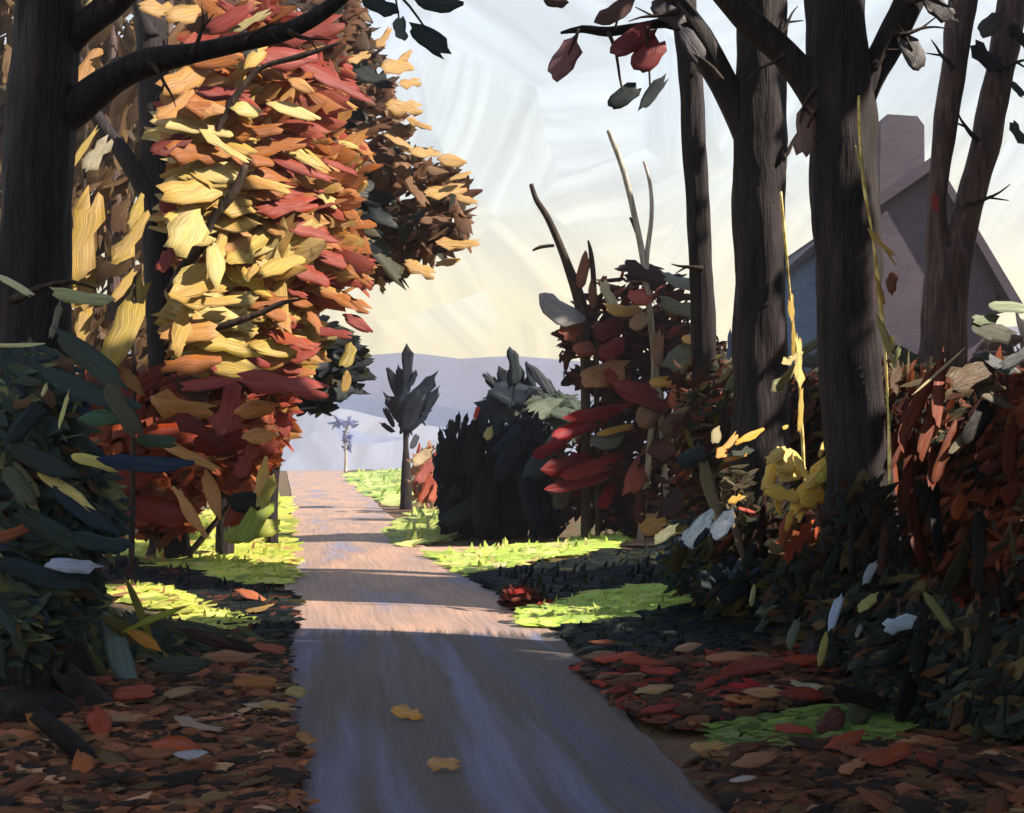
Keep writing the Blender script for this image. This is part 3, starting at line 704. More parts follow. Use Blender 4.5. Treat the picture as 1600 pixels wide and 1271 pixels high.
bush('black_hedge', 'tall nearly black evergreen hedge at the centre beside the road', [(715, 740, 34, 80, 27, .8), (760, 735, 50, 80, 27, .9), (820, 735, 56, 90, 27, 1.0), (780, 800, 96, 50, 27, .9), (712, 800, 30, 44, 27, .7), (860, 780, 34, 70, 27, .8)], 2200, HG, (.2, .6), 78, 28, .95,
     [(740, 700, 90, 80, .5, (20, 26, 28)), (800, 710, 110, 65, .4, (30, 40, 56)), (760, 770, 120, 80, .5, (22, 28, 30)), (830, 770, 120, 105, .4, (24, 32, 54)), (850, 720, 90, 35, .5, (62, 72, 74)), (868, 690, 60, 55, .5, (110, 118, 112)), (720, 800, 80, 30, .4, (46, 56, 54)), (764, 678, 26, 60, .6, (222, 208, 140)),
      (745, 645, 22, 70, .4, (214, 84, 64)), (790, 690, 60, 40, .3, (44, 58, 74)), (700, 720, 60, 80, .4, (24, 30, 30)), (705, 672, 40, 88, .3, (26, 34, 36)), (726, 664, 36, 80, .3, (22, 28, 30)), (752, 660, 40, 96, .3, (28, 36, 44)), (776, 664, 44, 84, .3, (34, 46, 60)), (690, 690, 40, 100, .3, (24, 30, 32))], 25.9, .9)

# ------------------------------------------------------------------ right: red bush with bare saplings
b = P(985, 846, 25.5); b.z = .05
RB = thing('red_bush', 'large dark red and rust autumn bush right of the black hedge', 'bush', b)
for i, s in enumerate([[(990, 850, 16), (970, 700, 12), (930, 560, 6)], [(1000, 850, 16), (1040, 680, 11), (1060, 500, 6)], [(985, 850, 14), (960, 780, 9), (900, 700, 5)]]):
    limb('stem', s, 25.8, M_TWIG, RB, i, 7)
ms = Mass()
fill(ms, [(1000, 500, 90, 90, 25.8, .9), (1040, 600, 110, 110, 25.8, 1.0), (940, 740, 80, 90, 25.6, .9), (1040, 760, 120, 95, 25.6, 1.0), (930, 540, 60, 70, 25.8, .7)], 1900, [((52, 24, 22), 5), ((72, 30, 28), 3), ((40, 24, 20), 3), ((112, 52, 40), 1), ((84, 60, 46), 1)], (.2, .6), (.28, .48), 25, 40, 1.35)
ms.build('foliage', RB)
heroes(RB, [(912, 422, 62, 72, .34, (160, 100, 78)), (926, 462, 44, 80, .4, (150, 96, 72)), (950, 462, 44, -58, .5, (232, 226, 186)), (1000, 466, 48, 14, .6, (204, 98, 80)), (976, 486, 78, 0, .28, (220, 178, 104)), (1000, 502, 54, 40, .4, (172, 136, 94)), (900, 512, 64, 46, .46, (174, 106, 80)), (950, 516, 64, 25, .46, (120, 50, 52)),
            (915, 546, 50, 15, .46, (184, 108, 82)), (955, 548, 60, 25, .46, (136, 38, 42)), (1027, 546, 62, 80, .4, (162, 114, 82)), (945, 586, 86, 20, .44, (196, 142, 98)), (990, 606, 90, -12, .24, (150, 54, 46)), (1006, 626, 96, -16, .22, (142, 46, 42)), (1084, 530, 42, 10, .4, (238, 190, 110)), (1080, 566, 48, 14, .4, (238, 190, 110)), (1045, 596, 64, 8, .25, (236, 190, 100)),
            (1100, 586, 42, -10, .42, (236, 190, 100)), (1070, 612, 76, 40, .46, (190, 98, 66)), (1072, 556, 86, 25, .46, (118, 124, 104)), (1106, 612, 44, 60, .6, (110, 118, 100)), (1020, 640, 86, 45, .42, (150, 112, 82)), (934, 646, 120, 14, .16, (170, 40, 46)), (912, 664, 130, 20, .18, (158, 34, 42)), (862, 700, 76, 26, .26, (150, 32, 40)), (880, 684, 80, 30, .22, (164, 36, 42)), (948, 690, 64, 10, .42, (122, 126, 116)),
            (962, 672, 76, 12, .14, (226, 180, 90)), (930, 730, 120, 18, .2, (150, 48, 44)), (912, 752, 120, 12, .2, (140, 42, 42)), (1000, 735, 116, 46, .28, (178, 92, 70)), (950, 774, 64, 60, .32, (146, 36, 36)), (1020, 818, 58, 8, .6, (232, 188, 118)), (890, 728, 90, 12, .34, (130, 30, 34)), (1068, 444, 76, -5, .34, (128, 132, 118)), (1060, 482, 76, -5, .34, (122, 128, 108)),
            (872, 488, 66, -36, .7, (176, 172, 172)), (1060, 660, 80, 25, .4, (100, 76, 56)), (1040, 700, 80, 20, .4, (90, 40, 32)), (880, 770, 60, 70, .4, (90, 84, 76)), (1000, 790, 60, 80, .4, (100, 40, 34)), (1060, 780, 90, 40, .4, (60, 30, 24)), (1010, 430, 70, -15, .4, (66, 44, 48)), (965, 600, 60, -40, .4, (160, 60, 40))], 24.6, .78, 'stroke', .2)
for lab, s, mt in (('bare pale stick leaning left out of the red bush', [(915, 850, 16), (915, 600, 15), (910, 490, 22), (885, 410, 14), (858, 345, 11), (838, 312, 9), (830, 288, 7)], M_TWIG),
                   ('tallest bare grey sapling stem in the pale sky above the red bush', [(1000, 850, 12), (1022, 600, 10), (1008, 430, 10), (992, 340, 10), (975, 270, 9), (958, 222, 9), (950, 204, 6)], M_PALE),
                   ('thin bare upright stem just left of the thin leaning trunk', [(1046, 850, 10), (1030, 620, 9), (1010, 440, 9), (1018, 340, 7), (1016, 290, 6), (1006, 252, 4)], M_PALE),
                   ('short bare snag at the left top of the red bush', [(935, 850, 10), (932, 600, 9), (928, 450, 9), (924, 400, 8), (919, 376, 3)], M_TWIG)):
    b = P(s[0][0], s[0][1], 24.9); b.z = .0
    o = thing('bare_sapling', lab, 'sapling', b, 'bare saplings in the red bush')
    limb('stem', s, 24.9, mt, o, rnd.random()*9, 7, .06)
    if s[0][0] == 915: limb('twig', [(866, 384, 5), (845, 386, 6), (832, 392, 3)], 24.9, M_TWIG, o, 2, 6)
    if s[0][0] == 1000: limb('twig', [(1000, 380, 5), (990, 350, 6), (984, 340, 3)], 24.9, M_TWIG, o, 2, 6)

# ------------------------------------------------------------------ right: the house behind the trees
M_WALL = simple_stroke_material('dusky_board_wall', [(76, 68, 84), (84, 74, 90), (70, 64, 80)], 1.6, 1.2, 20, (0, 1, 0), bs=.2, spread=.35)
M_ROOF = simple_stroke_material('slate_roof', [(62, 56, 72), (70, 63, 78)], 1.6, 1.2, 20, (0, 1, 0), bs=.2, spread=.35)
M_CHIM = simple_stroke_material('chimney_stone', [(74, 68, 82), (84, 76, 90)], 1.6, 1.2, 20, (0, 1, 0), bs=.2, spread=.35)
M_BLUE = simple_stroke_material('blue_wing_wall', [(92, 116, 150), (104, 126, 158)], 1.6, 1.2, 20, (0, 1, 0), bs=.2, spread=.35)
Yh = 36
hb = P(1440, 800, Yh); hb.z = 0
house = thing('house', 'dusky purple gabled house with a big chimney behind the right hand trunks', 'house', hb)
def prism(name, prof, Y0, Y1, mat, parent):
    V = [(*((P(a, c, Yh)).x, Y0, P(a, c, Yh).z),) for a, c in prof]+[(P(a, c, Yh).x, Y1, P(a, c, Yh).z) for a, c in prof]
    n = len(prof)
    Fc = [tuple(range(n)), tuple(range(2*n-1, n-1, -1))]+[(i, i+n, (i+1) % n+n, (i+1) % n) for i in range(n)]
    return mesh_obj(name, V, Fc, mat, parent, smooth=False)
gz = HOR+H*F/Yh
prism('wall', [(1330, gz), (1330, 345), (1452, 262), (1556, 430), (1556, gz)], Yh, Yh+8, M_WALL, house)
roof = prism('roof', [(1316, 362), (1316, 342), (1452, 248), (1590, 478), (1578, 486), (1452, 268)], Yh-.4, Yh+8.3, M_ROOF, house)
prism('chimney', [(1384, 330), (1386, 188), (1396, 170), (1444, 173), (1455, 188), (1456, 330)], Yh+.6, Yh+2.2, M_CHIM, roof)
wing = prism('wing', [(1228, gz), (1228, 432), (1328, 348), (1328, gz)], Yh+1, Yh+7, M_BLUE, house)
prism('wing_roof', [(1218, 440), (1218, 428), (1330, 336), (1330, 350)], Yh+.7, Yh+7.3, M_ROOF, wing)

# ------------------------------------------------------------------ right: the trunks
def tree(name, label, Y, base, parts, group=None, mat=M_BARK, sides=26):
    b = P(*base, Y); b.z = 0
    o = thing(name, label, 'tree', b, group)
    for i, (nm, s) in enumerate(parts):
        limb(nm, s, Y, mat, o, 20+i+Y, sides if nm == 'trunk' else 10, .15)
    return o
def gy(Y): return HOR+H*F/Y+6
thin = tree('leaning_tree', 'thin dark trunk at the edge of the open sky right of centre', 18, (1100, 910),
     [('trunk', [(1108, gy(18), 48), (1104, 760, 42), (1100, 560, 36), (1096, 420, 35), (1088, 280, 36), (1078, 120, 36), (1066, -20, 36), (1050, -200, 30), (1030, -450, 18)])])
T2 = tree('tall_tree', 'straight thick dark trunk with a limb forking left at its top', 14.5, (1185, 965),
     [('trunk', [(1188, gy(14.5), 120), (1186, 820, 96), (1188, 600, 84), (1188, 430, 78), (1186, 280, 80), (1186, 140, 78), (1190, 0, 74), (1194, -200, 64), (1200, -450, 40)]),
      ('branch', [(1192, 262, 40), (1172, 208, 56), (1130, 130, 46), (1090, 60, 46), (1060, 18, 40), (1010, -50, 28), (940, -150, 12)]),
      ('branch', [(1076, 40, 30), (1040, 36, 17), (1000, 42, 13), (950, 50, 15), (910, 46, 12), (876, 52, 4)]),
      ('branch', [(1092, 40, 22), (1060, 0, 26), (1020, -40, 20), (970, -120, 8)])])
for (px, py, l, a, rt, c) in [(884, 92, 76, 58, .42, (156, 116, 122)), (990, 62, 82, 34, .38, (140, 72, 78)), (1014, 84, 66, 60, .6, (146, 72, 76)), (962, 20, 66, 36, .42, (124, 96, 98)), (976, 150, 58, 42, .46, (60, 70, 74)), (1018, 146, 62, 52, .3, (72, 82, 88)), (868, 4, 36, -10, .5, (96, 74, 72)), (1044, 22, 60, -30, .5, (100, 92, 104)), (1080, 70, 60, -60, .5, (72, 70, 86))]:
    leaf(T2, px, py, l, a, rt, c, 14.2, .9, 'stroke', n=Vector((.1, -1, .15)))
for s in ([(950, 50, 7), (962, 80, 5), (968, 120, 4), (974, 148, 3)], [(905, 46, 6), (896, 66, 4), (886, 92, 3)], [(1010, 42, 6), (1012, 70, 4), (1016, 140, 3)], [(960, 48, 5), (964, 34, 4), (962, 20, 3)]):
    limb('twig', s, 14.22, M_TWIG, T2, 4, 6)
T3 = tree('forked_tree', 'thickest right hand trunk that forks into a wide Y near the top', 11.4, (1345, 990),
     [('trunk', [(1352, gy(11.4), 150), (1346, 860, 110), (1338, 700, 96), (1328, 540, 94), (1324, 420, 100), (1318, 280, 98), (1312, 160, 98), (1306, 40, 92), (1302, -120, 80), (1310, -420, 50)]),
      ('branch', [(1322, 262, 44), (1306, 200, 60), (1268, 140, 50), (1225, 85, 44), (1175, 40, 44), (1130, -10, 40), (1060, -90, 26), (980, -200, 10)]),
      ('branch', [(1314, 232, 44), (1334, 172, 58), (1366, 110, 48), (1396, 55, 46), (1420, 5, 46), (1450, -70, 36), (1500, -200, 16)])])
leaf(T3, 1427, 82, 56, 110, .6, (96, 92, 98), 11.2, .9, 'stroke', n=Vector((.1, -1, .15)))
leaf(T3, 1466, 14, 60, -40, .5, (62, 60, 72), 11.2, .9, 'stroke', n=Vector((.1, -1, .15)))
leaf(T3, 1260, 205, 80, 80, .4, (150, 122, 122), 11.2, .9, 'stroke', n=Vector((.1, -1, .15)))
limb('twig', [(1404, 40, 5), (1416, 60, 4), (1426, 80, 3)], 11.2, M_TWIG, T3, 4, 6)
limb('twig', [(1290, 150, 5), (1270, 180, 4), (1262, 200, 3)], 11.2, M_TWIG, T3, 4, 6)
V5 = tree('vee_tree', 'purple brown trunk that splits low into two leaning stems at the right edge', 16, (1475, 940),
     [('trunk', [(1470, gy(16), 84), (1472, 700, 72), (1474, 540, 66), (1478, 450, 64), (1482, 392, 58)]),
      ('stem', [(1474, 620, 30), (1470, 450, 44), (1464, 330, 28), (1474, 220, 34), (1490, 110, 38), (1504, 0, 42), (1520, -160, 38), (1540, -420, 20)]),
      ('stem', [(1474, 640, 30), (1484, 440, 56), (1514, 320, 42), (1540, 220, 44), (1562, 110, 44), (1584, 0, 46), (1612, -140, 42), (1660, -400, 22)])], mat=M_BARKB)
for (px, py, l, a, rt, c) in [(1540, 92, 56, -42, .5, (56, 54, 66)), (1596, 60, 50, -40, .4, (48, 46, 54)), (1590, 210, 40, -60, .4, (90, 96, 96)), (1590, 140, 30, -50, .4, (80, 84, 90)), (1548, 40, 50, 40, .5, (110, 104, 104))]:
    leaf(V5, px, py, l, a, rt, c, 15.6, .8, 'stroke', n=Vector((.1, -1, .15)))
leaf(V5, 1462, 318, 34, 82, .4, (178, 66, 56), 15.5, 1.0, 'stroke')
def twigs(o, roots, Y, mat, seed):
    r = random.Random(seed)
    for (px, py, ang, ln) in roots:
        a = math.radians(ang); pts = [(px, py, 9)]
        x, y = px, py
        for k in range(4):
            a += r.uniform(-.3, .3); x += ln/4*math.cos(a); y -= ln/4*math.sin(a)
            pts.append((x, y, 9-2*(k+1)+.4))
        tw = limb('twig', pts, Y, mat, o, r.random()*9, 6, .1)
        p = pts[2]; b_ = a+r.choice((-.8, .8))
        limb('twiglet', [(p[0], p[1], 4), (p[0]+ln*.2*math.cos(b_), p[1]-ln*.2*math.sin(b_), 3), (p[0]+ln*.4*math.cos(b_), p[1]-ln*.4*math.sin(b_), 1.5)], Y, mat, tw, r.random()*9, 5, .1)
twigs(T2, [(1128, 126, 140, 90), (1060, 18, 200, 80), (1215, 60, 60, 60), (1222, 250, 50, 60)], 14.2, M_TWIG, 1)
twigs(T3, [(1396, 55, -10, 90), (1225, 85, 230, 70), (1420, 5, 20, 80), (1366, 110, 60, 70), (1272, 140, 250, 60)], 11.2, M_TWIG, 2)
twigs(thin, [(1066, 0, 150, 80), (1098, 420, 160, 50), (1078, 120, 40, 60)], 17.8, M_TWIG, 3)
twigs(V5, [(1530, 220, 150, 60), (1556, 110, 20, 70), (1490, 110, 130, 60), (1506, 320, 20, 80)], 15.7, M_TWIG, 4)
twigs(big, [(300, 84, 60, 80), (380, 66, 30, 80), (172, 10, 80, 60), (235, 98, -60, 80), (450, 48, -20, 70)], 9.75, M_TWIG, 5)
# pale climbing vines on the two thick trunks
def vine(label, pts, Y, wd, leaves):
    b = P(*pts[0], Y); b.z = 0
    o = thing('climbing_vine', label, 'vine', b, 'vines on the right trunks')
    limb('stem', [(a, c, wd*(.6+.8*rnd.random())) for a, c in pts], Y, M_VINE, o, rnd.random()*9, 7, .3)
    heroes(o, leaves, Y-.1, .8, 'knife', .05)
m, t = new_mat('straw_vine')
co = t.n('ShaderNodeTexCoord').outputs['Object']
nn = t.n('ShaderNodeTexNoise', {'Vector': co, 'Scale': 7.0, 'Detail': 3.0}).outputs[0]
finish(t, t.ramp(nn, [(.35, lin((150, 130, 70))), (.5, lin((214, 190, 110))), (.65, lin((240, 222, 160)))]), .6, nn, .5, .03)
M_VINE = m
vine('straw coloured vine hanging down the right edge of the straight thick trunk', [(1262, gy(13.9)), (1257, 770), (1254, 690), (1250, 620), (1246, 560), (1238, 500), (1232, 430), (1226, 370), (1220, 300)], 13.9, 4.5,
     [(1248, 566, 80, 84, .3, (236, 214, 140)), (1226, 592, 60, 44, .34, (150, 150, 110)), (1252, 640, 70, 86, .2, (230, 202, 116)), (1236, 480, 60, 84, .2, (206, 176, 92)), (1240, 530, 50, 86, .22, (214, 184, 96)), (1238, 560, 50, 30, .3, (226, 210, 150))])
vine('pale straw vine trailing down the right side of the forked trunk', [(1392, gy(10.9)), (1390, 720), (1388, 640), (1384, 560), (1378, 490), (1370, 420), (1362, 360), (1350, 290), (1343, 210), (1342, 150)], 10.9, 5,
     [(1376, 380, 50, -50, .3, (226, 190, 100)), (1390, 400, 36, -70, .25, (220, 180, 90)), (1374, 450, 60, 88, .22, (222, 186, 96)), (1382, 525, 70, -82, .25, (206, 190, 130)), (1392, 535, 26, 80, .6, (240, 216, 140)), (1345, 255, 70, 86, .14, (226, 206, 140)), (1400, 560, 40, 60, .3, (190, 190, 140)), (1393, 442, 60, 54, .34, (160, 96, 64))])

# ------------------------------------------------------------------ right: undergrowth
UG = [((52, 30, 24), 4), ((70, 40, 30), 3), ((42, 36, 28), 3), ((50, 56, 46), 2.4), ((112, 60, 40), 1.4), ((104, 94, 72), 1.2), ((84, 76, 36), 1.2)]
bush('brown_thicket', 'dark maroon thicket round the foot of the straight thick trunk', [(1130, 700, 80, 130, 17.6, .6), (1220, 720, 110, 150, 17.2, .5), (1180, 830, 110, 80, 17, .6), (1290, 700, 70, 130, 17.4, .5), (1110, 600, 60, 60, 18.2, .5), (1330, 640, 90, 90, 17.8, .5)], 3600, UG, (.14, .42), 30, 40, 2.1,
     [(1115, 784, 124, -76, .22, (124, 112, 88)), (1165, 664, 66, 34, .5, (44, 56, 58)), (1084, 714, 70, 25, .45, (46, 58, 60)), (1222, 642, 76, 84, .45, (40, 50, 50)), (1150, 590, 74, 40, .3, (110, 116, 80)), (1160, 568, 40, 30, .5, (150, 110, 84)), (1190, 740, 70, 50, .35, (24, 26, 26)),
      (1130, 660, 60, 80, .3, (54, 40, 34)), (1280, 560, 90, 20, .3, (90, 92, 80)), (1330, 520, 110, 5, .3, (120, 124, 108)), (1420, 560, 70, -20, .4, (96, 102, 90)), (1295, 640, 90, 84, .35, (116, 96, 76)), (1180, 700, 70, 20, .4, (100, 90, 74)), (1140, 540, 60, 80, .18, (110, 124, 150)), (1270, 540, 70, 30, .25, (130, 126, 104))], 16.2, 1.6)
bush('yellow_seedling', 'young plant with bright cream yellow leaves between the two thick trunks', [(1250, 860, 30, 40, 12.4, .2)], 60, [((120, 90, 50), 2), ((150, 80, 50), 2), (OLV, 1)], (.14, .3), 20, 40, 1.0,
     [(1230, 720, 74, 14, .46, (242, 222, 140)), (1206, 766, 46, -8, .46, (240, 214, 120)), (1216, 792, 26, -80, .4, (232, 200, 100)), (1264, 762, 96, 50, .26, (236, 206, 110)), (1300, 716, 84, 36, .18, (224, 214, 110)), (1310, 692, 48, 70, .3, (232, 204, 120)), (1272, 776, 54, 15, .5, (238, 204, 100)), (1236, 806, 56, 58, .2, (236, 196, 100)),
      (1206, 740, 60, 66, .4, (240, 216, 130)), (1240, 742, 70, 10, .34, (244, 224, 150)), (1214, 712, 44, 30, .4, (240, 218, 140)), (1224, 772, 56, -12, .36, (240, 210, 116)), (1278, 742, 60, 46, .3, (236, 212, 130)), (1256, 790, 54, 62, .26, (234, 200, 110)), (1286, 700, 40, 60, .24, (232, 206, 124)), (1252, 730, 36, -60, .4, (238, 214, 130)), (1288, 745, 46, 20, .25, (206, 206, 110)), (1250, 850, 90, 40, .3, (150, 70, 44)), (1228, 828, 60, 60, .3, (140, 76, 50))], 11.95, 1.3, 'knife', 3, 'plant', hr=1.25)
bush('tan_sprig', 'small sprig of peach and gold leaves left of the cream yellow plant', [(1150, 760, 24, 40, 13.6, .2)], 40, [((100, 90, 70), 2), ((80, 70, 50), 2)], (.14, .3), 20, 40, 1.0,
     [(1172, 682, 56, 22, .3, (236, 190, 96)), (1136, 698, 54, 44, .4, (232, 178, 110)), (1150, 780, 28, 20, .5, (228, 190, 100)), (1120, 680, 40, 60, .5, (170, 160, 130)), (1168, 798, 36, -10, .3, (190, 96, 80)), (1160, 705, 50, 10, .4, (70, 76, 68)), (1150, 716, 40, 15, .3, (230, 186, 100)), (1228, 668, 16, 20, .7, (230, 200, 110))], 13.2, .95, 'knife', 3, 'plant')
bush('rust_bracken', 'tall rust orange bracken at the right edge beneath the split trunk', [(1440, 700, 80, 140, 12.4, .4), (1540, 760, 90, 130, 12.2, .5), (1450, 860, 110, 110, 12.0, .5), (1570, 640, 60, 80, 12.6, .4), (1560, 900, 80, 100, 11.8, .4)], 3400,
     [((96, 48, 30), 4), ((120, 64, 42), 3), ((64, 34, 26), 3), ((42, 38, 32), 3), ((140, 80, 52), 1), ((96, 86, 66), 1.4), ((56, 62, 50), 1.4)], (.10, .42), 55, 35, 1.8,
     [(1436, 628, 150, 58, .17, (120, 62, 44)), (1468, 606, 150, 62, .16, (128, 68, 48)), (1416, 660, 130, 60, .18, (112, 56, 38)), (1452, 664, 120, 60, .18, (116, 58, 36)), (1478, 706, 110, 60, .22, (110, 56, 32)), (1456, 730, 100, 64, .22, (104, 50, 30)), (1420, 730, 110, 76, .24, (92, 44, 28)), (1404, 690, 100, 66, .2, (90, 42, 28)), (1550, 706, 116, 14, .18, (110, 58, 40)), (1560, 728, 106, 10, .18, (100, 50, 34)), (1500, 790, 76, 40, .4, (160, 80, 40)), (1362, 720, 56, 60, .34, (158, 174, 196)), (1466, 582, 104, 38, .05, (226, 214, 176)), (1500, 960, 96, 80, .46, (176, 66, 28)),
      (1580, 770, 80, 30, .5, (130, 62, 38)), (1430, 830, 110, 80, .4, (84, 34, 20)), (1395, 800, 110, 86, .3, (120, 84, 60)), (1520, 590, 110, 20, .5, (92, 76, 60)), (1530, 660, 100, 50, .4, (34, 32, 30)), (1500, 690, 70, 40, .2, (110, 104, 84)), (1560, 570, 60, -30, .5, (96, 100, 104)), (1575, 480, 80, 4, .3, (140, 152, 128)), (1550, 520, 100, 0, .4, (80, 80, 72)), (1540, 500, 80, 10, .25, (124, 134, 112)),
      (1400, 590, 70, 60, .3, (84, 66, 52)), (1395, 870, 150, 86, .22, (96, 36, 24)), (1462, 800, 150, 80, .24, (26, 26, 26)), (1530, 830, 130, 60, .26, (40, 40, 38)), (1580, 700, 110, 70, .3, (96, 44, 28)), (1500, 880, 130, 50, .26, (60, 56, 34)), (1570, 900, 120, 76, .3, (36, 30, 28)), (1440, 920, 110, 70, .26, (70, 62, 34)), (1548, 620, 90, -20, .3, (110, 104, 92)), (1590, 560, 80, 30, .3, (78, 84, 88)), (1400, 760, 100, 84, .22, (120, 60, 40))], 11.5, 1.25, 'stroke', 4)
DG = [((32, 38, 36), 4), ((24, 28, 26), 3), ((48, 56, 48), 2.4), ((70, 48, 34), 1.6), ((80, 70, 42), 1.4)]
bush('dark_brush', 'low almost black brush under the rust bracken at the lower right', [(1480, 1060, 150, 110, 9.0, .5), (1380, 980, 110, 90, 10.4, .5), (1560, 1120, 90, 90, 8.4, .5), (1290, 930, 90, 80, 12.0, .4)], 3600, DG, (.09, .34), 40, 35, 2.1,
     [(1304, 958, 66, 54, .3, (166, 182, 206)), (1405, 976, 76, 10, .36, (172, 190, 206)), (1358, 896, 50, 45, .34, (128, 138, 148)), (1356, 942, 50, 28, .34, (146, 146, 96)), (1342, 986, 28, 45, .36, (116, 118, 120)), (1286, 1016, 46, 66, .36, (140, 134, 80)), (1466, 956, 66, -56, .3, (110, 110, 70)), (1440, 1010, 120, 45, .35, (26, 30, 28)), (1420, 1080, 110, 60, .4, (20, 22, 20)),
      (1350, 1110, 80, 20, .5, (70, 72, 54)), (1395, 1125, 60, 30, .4, (86, 86, 60)), (1490, 1080, 130, 70, .4, (18, 20, 18)), (1530, 880, 110, 60, .3, (28, 26, 26)), (1340, 1090, 100, -15, .3, (24, 26, 24)), (1240, 990, 66, 50, .3, (96, 106, 92)), (1540, 1000, 100, 75, .4, (30, 26, 22))], 8.6, 1.5)
bush('teal_plants', 'dark teal leafy plants at the verge below the maroon thicket', [(1120, 880, 90, 60, 14.0, .4), (1200, 920, 110, 50, 13.4, .4), (1080, 850, 50, 40, 15, .4)], 1800, [((40, 54, 52), 3), ((30, 40, 42), 3), ((84, 74, 34), 2), ((60, 58, 30), 2), ((44, 56, 74), 1)], (.10, .36), 30, 35, 1.9,
     [(1090, 832, 96, 34, .4, (52, 70, 88)), (1130, 820, 70, 40, .4, (70, 84, 104)), (1120, 900, 90, 20, .4, (36, 48, 54)), (1222, 956, 86, -3, .25, (116, 132, 108)), (1176, 932, 32, 70, .4, (206, 204, 150)), (1190, 980, 70, 45, .25, (100, 116, 108)), (1150, 890, 40, 50, .3, (60, 76, 90)), (1225, 850, 66, 20, .5, (126, 116, 80)), (1150, 925, 90, 10, .35, (26, 38, 42)), (1040, 835, 60, 30, .3, (110, 112, 90)),
      (1290, 840, 100, 84, .36, (116, 100, 82)), (1060, 870, 50, 60, .5, (76, 66, 24))], 12.7, 1.1)
bush('maroon_shrub', 'low maroon shrub hiding the foot of the straight thick trunk', [(1190, 850, 80, 66, 13.5, .25), (1250, 850, 50, 60, 13.4, .2)], 600, UG, (.16, .42), 40, 40, 1.1,
     [(1190, 820, 90, 80, .22, (60, 34, 28)), (1150, 830, 90, 96, .2, (110, 98, 76)), (1225, 840, 90, 50, .2, (120, 66, 42)), (1210, 870, 80, 30, .24, (74, 68, 34)), (1170, 870, 70, 60, .24, (44, 52, 46))], 13.1, 1.0)
bush('dark_fern', 'small dark fern clump right at the foot of the forked trunk', [(1350, 850, 60, 100, 10.6, .25), (1310, 900, 80, 50, 10.7, .3)], 700, [((34, 34, 30), 3), ((60, 40, 28), 3), ((46, 54, 48), 2), ((84, 70, 40), 1)], (.14, .36), 60, 35, 1.0,
     [(1330, 850, 90, 80, .2, (60, 52, 44)), (1380, 860, 90, 70, .2, (70, 40, 30)), (1300, 880, 70, 50, .3, (44, 54, 50)), (1360, 900, 80, 110, .25, (34, 36, 34))], 10.1, 1.0)
bush('red_clump', 'little round brown and red clump at the right road edge', [(812, 934, 30, 18, 15.2, .25)], 130, [((120, 44, 34), 3), ((90, 40, 28), 2), ((60, 30, 24), 1)], (.12, .28), 5, 25, .8,
     [(812, 930, 52, 0, .5, (120, 50, 36)), (812, 924, 36, 5, .3, (160, 40, 36)), (852, 944, 36, 5, .35, (176, 34, 36)), (820, 950, 50, 0, .3, (70, 36, 26))], 14.9, .8)

bush('brown_bracken', 'dark brown bracken right of the rust bracken, beyond the picture edge', [(1730, 760, 120, 170, 12, .8), (1880, 860, 150, 130, 12.5, .8), (1760, 980, 150, 110, 10, .8)], 2200, UG, (.12, .42), 50, 40, 1.5, [], 11)
# ------------------------------------------------------------------ grass
def grass(label, poly, n, pal, k, hgt, wid, lean=18, flat=.86):
    ms = Mass()
    x0, x1 = min(p[0] for p in poly), max(p[0] for p in poly); y0, y1 = min(p[1] for p in poly), max(p[1] for p in poly)
    i = 0
    while i < n:
        px, py = rnd.uniform(x0, x1), rnd.uniform(y0, y1)
        if not in_poly(px, py, poly): continue
        i += 1
        g = G(px, py); g.z = max(0, ground_z(g.x, g.y))+.02
        sc = (g.y/16)**.5
        if rnd.random() < flat:
            L = rnd.uniform(.5, 1.3)*hgt*2.4*sc
            ms.add(g+Vector((0, 0, .05*rnd.random()+.03)), L, L*rnd.uniform(.3, .5), Vector((1, rnd.uniform(-.5, .5), rnd.uniform(-.05, .15))), Vector((.35, -.3, 1)), vary(pick(pal), k))
        else:
            L = rnd.uniform(.6, 1.3)*hgt*sc; a = math.radians(90+rnd.gauss(-lean, 30))
            ms.add(g+Vector((0, 0, L*.4*math.sin(a))), L, L*rnd.uniform(*wid), Vector((math.cos(a), rnd.uniform(-.4, .4), max(.25, math.sin(a)))), Vector((.5, -.8, .5)), vary(pick(pal), k))
    return tag(ms.build('grass'), label, 'grass')
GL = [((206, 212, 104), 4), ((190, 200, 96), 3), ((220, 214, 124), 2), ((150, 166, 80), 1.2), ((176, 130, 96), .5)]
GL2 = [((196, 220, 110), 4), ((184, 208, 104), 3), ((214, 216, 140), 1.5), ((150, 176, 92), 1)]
GD = [((26, 36, 36), 4), ((20, 28, 34), 3), ((40, 50, 44), 2), ((58, 60, 36), 1)]  # verge shade painted in: darker copies of the grass colours
KG = .95
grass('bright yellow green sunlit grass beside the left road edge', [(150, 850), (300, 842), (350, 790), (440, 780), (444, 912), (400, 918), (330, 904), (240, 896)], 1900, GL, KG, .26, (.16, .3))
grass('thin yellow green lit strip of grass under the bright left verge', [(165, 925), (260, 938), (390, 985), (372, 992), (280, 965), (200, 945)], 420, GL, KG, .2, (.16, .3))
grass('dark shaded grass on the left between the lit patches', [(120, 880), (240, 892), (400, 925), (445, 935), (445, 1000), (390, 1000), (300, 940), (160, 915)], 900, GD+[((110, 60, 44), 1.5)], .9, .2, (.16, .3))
grass('pale green grass right of the far road by the thin pine', [(540, 742), (632, 736), (636, 795), (590, 780)], 420, [((170, 196, 110), 3), ((206, 212, 140), 2), ((130, 156, 100), 1.5)], KG, .3, (.2, .4))
grass('pale green grass strip at the foot of the black hedge', [(615, 838), (650, 806), (712, 804), (760, 826), (690, 846), (640, 856)], 500, [((186, 200, 116), 3), ((160, 178, 110), 2), ((206, 210, 140), 1)], KG, .26, (.2, .4))
